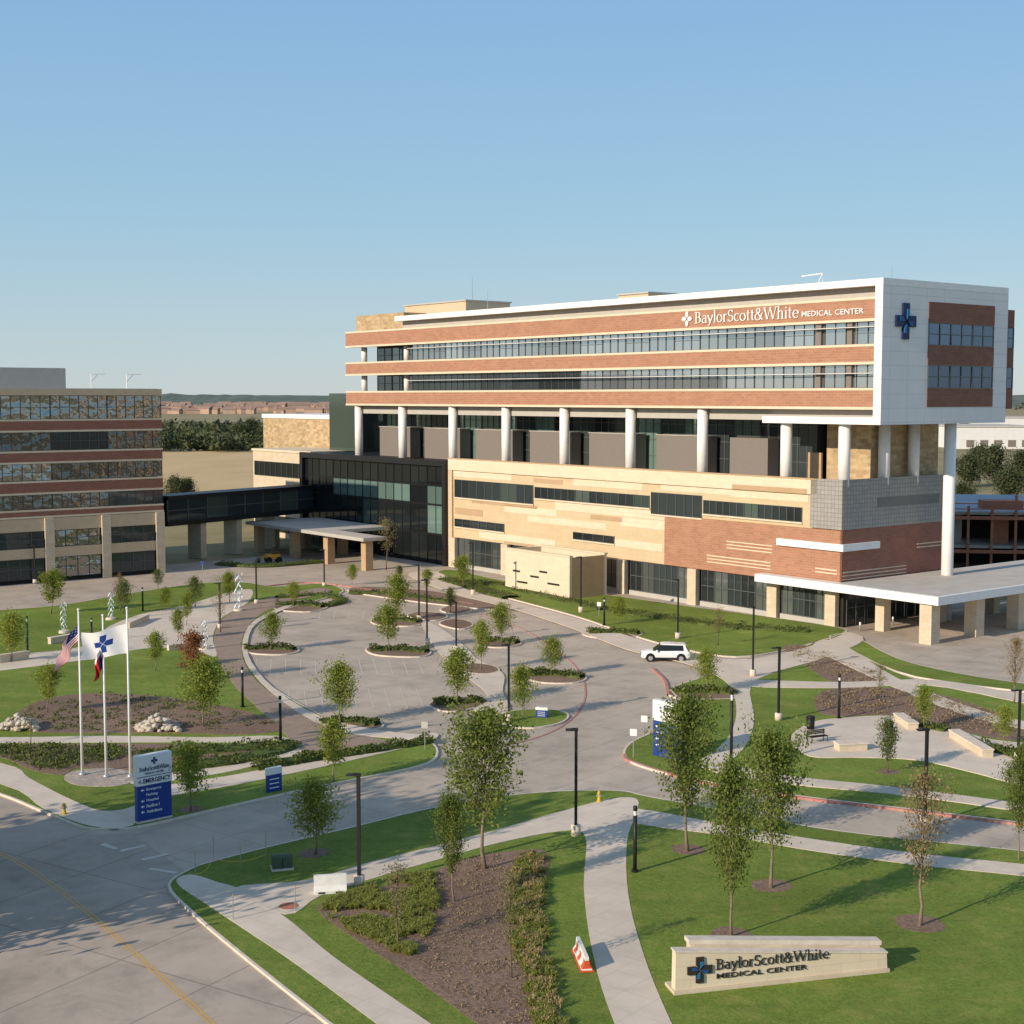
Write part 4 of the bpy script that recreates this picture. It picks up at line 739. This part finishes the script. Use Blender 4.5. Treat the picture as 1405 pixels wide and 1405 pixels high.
# ------------------------------------------------------------------ SIGNS
a=P(189,1131,.13); b=P(237,1121,.13); es=thing('entrance_sign','tall white and blue entrance sign marked EMERGENCY beside the drive','sign',a,math.atan2(b.y-a.y,b.x-a.x)); W=(b-a).length; Hs=4.15
mb=MB(); mb.box(0,W,0,.45,0,.12); mb.build('base','kerb',es)
mb=MB(); mb.box(.03,W-.03,.04,.41,.12,2.3); mb.build('blue_panel','sign_blue',es)
mb=MB(); mb.box(0,W,0,.45,2.303,Hs); mb.build('white_panel','sign_white',es)
mb=MB(); mb.box(.02,W-.02,-.012,0,2.82,2.86); mb.build('heading_rule','logo_blue',es)
text(es,'lettering','EMERGENCY',.42,2.43,W-.52,.29,'logo_blue','F',-.003,.02,.015); text(es,'arrow_mark','<-',.10,2.47,.26,.2,'logo_blue','F',-.003,.02)
serif(es,'lettering','BaylorScott&White',.18,3.2,W-.36,.24,'logo_blue','F',-.003,.02,.11,.045); text(es,'lettering','MEDICAL CENTER',.55,2.97,W-1.1,.12,'logo_blue','F',-.003,.02,0)
emblem(es,'F',W/2,3.76,.40,.42,-.003,('logo_blue','logo_sky','logo_mid'),.025)
for k,(s,w) in enumerate((('Emergency',1.0),('Parking',.75),('Hospital',.8),('Pavilion I',.85),('Ambulance',1.02))):
    z=1.92-k*.34; text(es,'lettering',s,.62,z,w,.2,'sign_white','F',.037,.02)
    if k!=1: mb=MB(); mb.prism([(.25,z+.1),(.36,z+.2),(.36,z+.13),(.48,z+.13),(.48,z+.07),(.36,z+.07),(.36,z)],.02,.037,0,'y'); mb.build('arrow_mark','sign_white',es)
a=P(895,1036,.13); b=P(936,1045,.13); es2=thing('entrance_sign','tall blue and white directional sign behind the dark tree, right of the drive','sign',a,math.atan2(b.y-a.y,b.x-a.x)); W=(b-a).length
mb=MB(); mb.box(.03,W-.03,.04,.41,0,2.6); mb.build('blue_panel','sign_blue',es2); mb=MB(); mb.box(0,W,0,.45,2.603,4.1); mb.build('white_panel','sign_white',es2)
emblem(es2,'F',W/2,3.6,.5,.52,-.003,('logo_blue','logo_sky','logo_mid'),.025)
for k in range(4):
    z=2.1-k*.45; mb=MB(); mb.prism([(.25,z+.1),(.38,z+.22),(.38,z+.14),(.55,z+.14),(.55,z+.06),(.38,z+.06),(.38,z-.02)],.02,.037,0,'y'); mb.build('arrow_mark','sign_white',es2)
text(es2,'lettering','P',.75,1.6,.25,.3,'sign_white','F',.037,.02)
for (x0,y0,x1,y1,t,lab) in ((367,1088,387,1084,1055,'small blue and white directional sign on the grass by the hedge'),(735,984,751,985,970,'small blue sign under the lamp on the grass island')):
    a=P(x0,y0,.12); b=P(x1,y1,.12); o=thing('directional_sign',lab,'sign',a,math.atan2(b.y-a.y,b.x-a.x)); W=(b-a).length; h=HT(a,t)-.12
    mb=MB(); mb.box(0,W,0,.22,0,h*.72); mb.build('blue_panel','sign_blue',o); mb=MB(); mb.box(-.02,W+.02,-.02,.24,h*.72+.003,h); mb.build('white_panel','sign_white',o)
    for k in range(3): mb=MB(); mb.box(.15*W,.8*W,-.015,0,h*(.15+.18*k),h*(.19+.18*k)); mb.build('text_rule','sign_white',o)
for px,b,t,lab,m in ((583,1028,990,'thin traffic sign at the tip of the grass island by the drive','grey_band'),(869,1040,1000,'white lane sign left of the tall blue sign','sign_white'),(884,1010,1000,'white lane sign beside the tall blue sign','sign_white'),(278,792,770,'small blue parking sign near the office block','sign_blue'),(822,845,826,'small sign post before the stone enclosure','sign_white')):
    p=P(px,b,.12); h=max(1.6,HT(p,t)-.12); o=thing('traffic_sign',lab,'sign',p,R(-15)); mb=MB(); mb.tube([(0,0,0),(0,0,h)],.035,8); mb.build('post','steel',o); mb=MB(); mb.prism([(-.22,h-.5),(.22,h-.5),(.25,h-.45),(.25,h-.05),(.22,h),(-.22,h),(-.25,h-.05),(-.25,h-.45)],-.06,-.04,0,'y'); mb.build('plate',m,o)
# monument sign: low front wedge, taller capped slab behind
a=P(925,1366,.12); b=P(1221,1334,.12); ms=thing('stone_sign','long low wedge shaped stone sign with bronze letters on the foreground lawn','sign',a,math.atan2(b.y-a.y,b.x-a.x)); W=(b-a).length
mb=MB(); mb.prism([(0.08,0.16),(W-.08,.16),(W-.12,.86),(.10,1.88)],.1,.55,0,'y'); mb.build('front_wedge','cream_pale',ms)
mb=MB(); mb.prism([(0.04,1.882),(W-.08,.862),(W-.08,.93),(.04,1.95)],.06,.58,0,'y'); mb.build('front_coping','kerb',ms)
mb=MB(); mb.prism([(0,0),(W,0),(W,.15),(0,.15)],0,1.15,0,'y'); mb.build('base','stone_pale',ms)
mb=MB(); mb.prism([(.95,.16),(W-.2,.16),(W-.2,1.05),(.95,1.98)],.6,1.05,0,'y'); mb.build('rear_slab','stone_pale',ms)
mb=MB(); mb.prism([(.88,1.99),(W-.12,1.052),(W-.12,1.25),(.88,2.19)],.585,1.12,0,'y'); mb.build('cap_stone','kerb',ms)
serif(ms,'lettering','BaylorScott&White',1.95,.93,5.4,.46,'letter_bronze','F',.1,.05,.095,.032); text(ms,'lettering','MEDICAL CENTER',2.0,.52,4.3,.22,'letter_bronze','F',.1,.05,.006)
emblem(ms,'F',1.2,1.0,1.15,1.15,.1,('letter_bronze','logo_sky','logo_mid'),.08)
# ------------------------------------------------------------------ VEHICLES
def car(label,loc,rz,paint,group=None,L=4.85,W=1.95,Hc=1.75):
    o=thing('parked_car',label,'car',loc,rz,group); h=Hc; g=L/4.85
    st=[(-2.42,.45,.72,.80),(-2.3,.35,.90,.93),(-1.9,.3,1.02,.96),(-1.1,.28,1.08,.98),(0,.28,1.08,.98),(1.2,.28,1.10,.98),(2.1,.32,1.10,.96),(2.35,.4,1.02,.92),(2.42,.5,.85,.86)]
    mb=MB(); rings=[]
    for x,z0,z1,w in st:
        hw=w*W/2; x*=g; n=len(mb.v); mb.v+=[(x,-hw*.92,z0),(x,-hw,z0+.15),(x,-hw,z0+(z1-z0)*.6),(x,-hw*.96,z1-.04),(x,-hw*.86,z1),(x,hw*.86,z1),(x,hw*.96,z1-.04),(x,hw,z0+(z1-z0)*.6),(x,hw,z0+.15),(x,hw*.92,z0)]; rings.append(n)
    for i in range(len(st)-1):
        for j in range(10): k=(j+1)%10; mb.f.append((rings[i]+j,rings[i+1]+j,rings[i+1]+k,rings[i]+k)); mb.m.append(0)
    mb.f.append(tuple(rings[0]+j for j in range(10))); mb.f.append(tuple(rings[-1]+j for j in reversed(range(10)))); mb.m+=[0,0]; mb.build('body',paint,o,True)
    zb=1.06; bx=[(-1.25*g,zb,.86),(-.45*g,h-.06,.70),(1.85*g,h-.12,.70),(2.28*g,zb,.84)]; hw=W/2
    mb=MB(); v=[]
    for s in (-1,1):
        for x,z,w in bx: v.append((x,s*w*hw,z))
    for f in ((0,1,2,3),(7,6,5,4),(0,4,5,1),(2,6,7,3)): mb.poly([v[i] for i in f])
    mb.build('glass','glass_black',o)
    mb=MB(); mb.prism([(-.52*g,h-.09),(2.02*g,h-.14),(1.9*g,h-.05),(.4*g,h+.02),(-.3*g,h)],-.715*hw,.715*hw,0,'y'); mb.build('roof',paint,o)
    for s in (-1,1):
        mb=MB(); mb.poly([(1.78*g,s*.882*hw,zb-.02),(2.2*g,s*.872*hw,zb-.02),(1.86*g,s*.713*hw,h-.1),(1.70*g,s*.713*hw,h-.1)]); mb.build('pillar',paint,o)
        mb=MB(); mb.box(-.98*g,-.8*g,s*hw*.98,s*(hw+.16),1.05,1.2); mb.build('mirror',paint,o)
        mb=MB(); mb.box(-2.0*g,2.0*g,s*hw*.955,s*(hw*.985),.3,.45); mb.build('sill_trim','black',o)
        mb=MB(); mb.box(-2.40*g,-2.2*g,s*hw*.5,s*hw*.84,.72,.86); mb.build('headlight','lamp_clear',o); mb=MB(); mb.box(2.3*g,2.43*g,s*hw*.55,s*hw*.86,.78,1.0); mb.build('tail_light','lamp_red',o)
        for x in (-1.5*g,1.5*g):
            y=s*(hw-.12); wh=MB(); wh.tube([(x,y-.13,.37),(x,y+.13,.37)],.37,18); w_=wh.build('wheel','tyre',o); rm=MB(); rm.tube([(x,y+s*.115,.37),(x,y+s*.14,.37)],.23,14); rm.build('rim','steel',w_)
            ar=MB(); ar.tube([(x,s*(hw-.25),.42),(x,s*(hw+.004),.42)],.45,16); ar.build('wheel_arch','black',o)
    mb=MB(); mb.box(-2.44*g,-2.3*g,-.5,.5,.5,.75); mb.build('grille','black',o); return o
car('white sport utility car with dark windows standing in the bay right of the loop drive',P(913,906,0),R(-4),'car_white')
lo=thing('loader','small yellow wheel loader beside the drop off canopy','machine',P(375,772),R(20)); mb=MB(); mb.box(-1.2,1.0,-.7,.7,.6,1.4); mb.build('body','machine_yellow',lo); mb=MB(); mb.prism([(-.3,1.4),(.9,1.4),(.8,2.4),(-.1,2.4)],-.6,.6,0,'y'); mb.build('cab','glass_black',lo)
for s in (-.5,.5): mb=MB(); mb.tube([(-.8,s,1.2),(-1.8,s,1.0),(-2.2,s,.4)],.1,6); mb.build('lift_arm','machine_yellow',lo)
mb=MB(); mb.prism([(-2.2,.15),(-2.9,.1),(-2.3,.9)],-.9,.9,0,'y'); mb.build('bucket','dark_metal',lo)
for x in (-.8,.8):
    for s in (-1,1): mb=MB(); mb.tube([(x,s*.6,.5),(x,s*.95,.5)],.5,14); mb.build('wheel','tyre',lo)
# ------------------------------------------------------------------ STREET FURNITURE
for px,b,lab in ((88,1117,'yellow fire hydrant on the grass strip by the street'),(822,1100,'yellow fire hydrant on the grass by the path head')):
    o=thing('fire_hydrant',lab,'hydrant',P(px,b,.12),.3,'yellow fire hydrants'); o.scale=(.85,.85,.85); mb=MB(); mb.tube([(0,0,0),(0,0,.08),(0,0,.08),(0,0,.6),(0,0,.62),(0,0,.66)],[.2,.2,.13,.13,.17,.17],12); mb.build('barrel','hydrant',o,True); mb=MB(); mb.tube([(0,0,.66),(0,0,.78),(0,0,.85)],[.15,.1,.03],12); mb.build('bonnet','hydrant',o,True)
    for v in ((1,0),(-1,0),(0,-1)): mb=MB(); mb.tube([(v[0]*.1,v[1]*.1,.48),(v[0]*.24,v[1]*.24,.48)],.07,8); mb.build('outlet','steel',o)
p=P(453,1224,.14); o=thing('traffic_barrier','white plastic barrier on the walk beside the foreground lamp','barrier',p,R(10)); mb=MB(); mb.prism([(-.3,0),(.3,0),(.3,.15),(.14,.4),(.1,.95),(-.1,.95),(-.14,.4),(-.3,.15)],-.85,.85,0,'x'); mb.build('shell','barrier_white',o)
for x in (-.45,.45): mb=MB(); mb.box(x-.18,x+.18,-.31,-.05,.03,.12); mb.build('fork_slot','black',o)
p=P(799,1318,.14); o=thing('traffic_barrier','white and red barrier standing end on beside the foreground path','barrier',p,R(97)); o.scale=(.95,.8,.7); mb=MB(); mb.prism([(-.3,0),(.3,0),(.3,.15),(.14,.4),(.1,.95),(-.1,.95),(-.14,.4),(-.3,.15)],-1.3,1.3,0,'x'); mb.build('shell','barrier_white',o)
for x in (-1.303,-.3,.7): mb=MB(); mb.prism([(-.305,.16),(.305,.16),(.145,.41),(.12,.7),(-.12,.7),(-.145,.41)],x,x+.4,0,'x'); mb.build('red_band','safety_orange',o)
mb=MB(); mb.box(-1.45,1.4,-.4,.4,-.001,.05); mb.build('base_frame','safety_orange',o)
p=P(387,1192,.12); o=thing('utility_box','squat green utility cabinet on the grass','box',p,R(15)); mb=MB(); mb.box(-.6,.6,-.4,.4,0,.12); mb.build('pad','kerb',o); mb=MB(); mb.prism([(-.36,.12),(.36,.12),(.36,.75),(-.2,.85),(-.36,.75)],-.55,.55,0,'x'); mb.build('cabinet','utility_green',o); mb=MB(); mb.box(-.02,.02,-.385,-.36,.15,.7); mb.build('door_seam','black',o)
p=P(396,1243,.14); mb=MB(); mb.tube([(0,0,0),(0,0,.012)],.5,20); o=mb.build('manhole_cover','rust_steel'); o.location=p; tag(o,'round rusty manhole cover in the walk','manhole cover')
for i,(px,b) in enumerate(((268,1198),(320,1262),(293,1178),(330,1192),(405,1250),(365,1172))):
    p=P(px,b,.12); o=thing('stake',['thin stake at the tip of the corner lawn','thin stake beside the corner walk','thin stake on the drive side of the corner lawn','thin stake in the middle of the corner lawn','thin stake near the manhole cover','thin stake near the utility box'][i],'stake',p,0,'stakes round the corner lawn')
    mb=MB(); mb.tube([(0,0,0),(0,0,1.2)],.025,6); mb.build('shaft','steel',o); mb=MB(); mb.tube([(0,0,1.2),(0,0,1.28)],.035,6); mb.build('cap','hydrant',o)
mb=MB(); q=[P(268,1198,1.2),P(293,1178,1.15),P(365,1172,1.2)]; rp=[]
for a,b in zip(q,q[1:]): rp+=[a.lerp(b,k/6)-Vector((0,0,.28*(1-(k/3-1)**2))) for k in range(6)]
mb.tube(rp+[q[-1]],.015,5); tag(mb.build('barrier_rope','hydrant'),'sagging yellow rope strung between the corner stakes','rope')
def sculpture(px,b,t,lab,seed):
    p=P(px,b,.13); h=HT(p,t)-.13; o=thing('sculpture',lab,'sculpture',p,seed); mb=MB(); mb.tube([(0,0,0),(0,0,.25)],[.6,.55],16); mb.build('plinth','kerb',o)
    for k in range(4):
        mb=MB(); pts=[]
        for i in range(30): s=i/29; a=s*7+k*1.57+seed; rr=.12*h*(.35+.65*abs(math.sin(s*5+k))); pts.append((rr*math.cos(a),rr*math.sin(a),.25+(h-.25)*s))
        for i in range(29):
            A,B_=Vector(pts[i]),Vector(pts[i+1]); w=Vector((0,0,.11*h*.5)); mb.poly([A-w*.5,B_-w*.5,B_+w*.5,A+w*.5])
        mb.build('ribbon','sculpt_blue' if k==1 else 'sculpt_white',o)
sculpture(327,838,787,'tall twisting pale metal sculpture at the top of the curved walk',0); sculpture(88,868,827,'pale twisting sculpture left of the flagpoles',1.3); sculpture(281,890,852,'blue white twisting sculpture near the red tree',2.1); sculpture(152,850,812,'slim twisting sculpture behind the flagpoles',3.0)
def lowwall(px0,py0,px1,py1,h,w,lab,name='stone_wall'):
    a=P(px0,py0,.13); b=P(px1,py1,.13); L=(b-a).length; o=thing(name,lab,'wall',a,math.atan2(b.y-a.y,b.x-a.x)); mb=MB(); mb.box(0,L,0,w,0,h); mb.build('wall','stone_pale',o); mb=MB(); mb.box(-.05,L+.05,-.05,w+.05,h,h+.1); mb.build('coping','kerb',o)
for A in ((0,910,40,904,.7,.5,'low stone wall at the left edge of the plaza'),(70,884,105,878,.6,.5,'low stone wall below the left sculpture'),(178,862,205,850,.55,.5,'low stone seat wall on the plaza'),(232,893,275,888,.5,.5,'low stone seat wall by the red tree'),(1302,1012,1348,1040,.55,.8,'long stone seat wall at the right of the patio'),(1152,1032,1190,1030,.5,1.0,'short stone planter wall in front of the patio'),(1226,988,1246,1002,.5,.8,'stone seat wall at the top of the patio')): lowwall(*A)
r=random.Random(9)
for X0,X1,Y,lab in ((0,52,1006,'pale rock pile at the left end of the park bed'),(188,246,1007,'pale rock pile in the middle of the park bed')):
    mb=MB()
    for i in range(120):
        px=r.uniform(X0,X1); m=(X0+X1)/2; e=1-abs(px-m)/((X1-X0)/2+4); p=P(px,Y-r.uniform(0,8)); z=.15+r.random()*1.1*e; s=r.uniform(.15,.38); bm=bmesh.new(); bmesh.ops.create_icosphere(bm,subdivisions=1,radius=s); n=len(mb.v)
        for v in bm.verts: mb.v.append((p.x+v.co.x*r.uniform(.8,1.2),p.y+v.co.y,z+v.co.z*.7*r.uniform(.8,1.2)))
        for f in bm.faces: mb.f.append(tuple(n+v.index for v in f.verts)); mb.m.append(0)
        bm.free()
    tag(mb.build('rocks','rock'),lab,'rocks',None,'stuff')
o=thing('litter_bin','black litter bin beside the patio','bin',P(1112,1000,.17),0); mb=MB(); mb.tube([(0,0,0),(0,0,.9)],[.3,.34],16); mb.build('body','black',o,True); mb=MB(); mb.tube([(0,0,.92),(0,0,1.0),(0,0,1.08)],[.36,.34,.15],16); mb.build('lid','dark_metal',o,True)
for px,b,rz,lab in ((1122,1018,.4,'black metal bench on the left of the patio'),):
    o=thing('bench',lab,'bench',P(px,b,.17),rz); mb=MB()
    for k in range(4): mb.box(-.8,.8,-.25+k*.13,-.15+k*.13,.43,.47)
    mb.build('seat','black',o); mb=MB()
    for k in range(3): mb.box(-.8,.8,.27,.30,.55+k*.12,.64+k*.12)
    mb.build('backrest','black',o)
    for x in (-.7,.7): mb=MB(); mb.tube([(x,-.25,0),(x,-.25,.44),(x,.28,.44),(x,.32,.9)],.03,6); mb.tube([(x,.28,.44),(x,.3,0)],.03,6); mb.build('leg','black',o)
for px,b,lab in ((1180,866,'short steel bollard left of its pair before the canopy'),(1204,862,'short steel bollard right of its pair before the canopy'),(1225,858,'short steel bollard nearest the canopy doors')):
    o=thing('bollard',lab,'bollard',P(px,b,.01),0,'steel bollards at the canopy'); mb=MB(); mb.tube([(0,0,0),(0,0,1.0),(0,0,1.06)],[.12,.12,.05],12); mb.build('shaft','steel',o,True); mb=MB(); mb.tube([(0,0,.75),(0,0,.85)],.124,12); mb.build('band','sign_white',o)
# ------------------------------------------------------------------ LIGHT, SKY, CAMERA
EL=R(22.5); az=Vector((-.775,-.632)).normalized(); S=Vector((az.x*math.cos(EL),az.y*math.cos(EL),math.sin(EL)))
sd=bpy.data.lights.new('Sun','SUN'); sd.energy=5.0; sd.angle=R(.5); sd.color=(1,.845,.655); so_=bpy.data.objects.new('Sun',sd); col.objects.link(so_); so_.rotation_euler=S.to_track_quat('Z','Y').to_euler(); so_.location=(-100,-60,80)
w=bpy.data.worlds.new('World'); sc.world=w; w.use_nodes=True; N=w.node_tree.nodes; L=w.node_tree.links; bg=N['Background']; sk=N.new('ShaderNodeTexSky'); sk.sky_type='NISHITA'; sk.sun_disc=False; sk.sun_elevation=EL; sk.sun_rotation=math.atan2(az.x,az.y); sk.altitude=200; sk.air_density=1.0; sk.dust_density=.3; sk.ozone_density=1.6
tc=N.new('ShaderNodeTexCoord'); sx=N.new('ShaderNodeSeparateXYZ'); L.new(tc.outputs['Generated'],sx.inputs[0]); cr=N.new('ShaderNodeValToRGB'); L.new(sx.outputs[2],cr.inputs['Fac'])
stops=[(0,(.53,.61,.64)),(.04,(.46,.60,.68)),(.12,(.345,.56,.72)),(.25,(.26,.475,.74)),(1,(.20,.29,.43))]
e=cr.color_ramp.elements; e[0].position=0; e[0].color=(*stops[0][1],1); e[1].position=1; e[1].color=(*stops[-1][1],1)
for p_,c_ in stops[1:-1]: q=e.new(p_); q.color=(*c_,1)
sl=N.new('ShaderNodeVectorMath'); sl.operation='SCALE'; L.new(cr.outputs[0],sl.inputs[0]); sl.inputs['Scale'].default_value=1/.13
mx=N.new('ShaderNodeMix'); mx.data_type='RGBA'; mx.inputs[0].default_value=.87; L.new(sk.outputs[0],mx.inputs[6]); L.new(sl.outputs[0],mx.inputs[7]); L.new(mx.outputs[2],bg.inputs[0]); bg.inputs[1].default_value=.13
cam=bpy.data.cameras.new('Camera'); cam.sensor_width=36; cam.lens=F/1405*36; cam.clip_start=1; cam.clip_end=20000; co=bpy.data.objects.new('Camera',cam); col.objects.link(co); co.location=(0,0,H); co.rotation_euler=(math.pi/2-PIT,0,0); sc.camera=co
sc.view_settings.view_transform='Standard'; sc.view_settings.look='None'; sc.view_settings.exposure=0
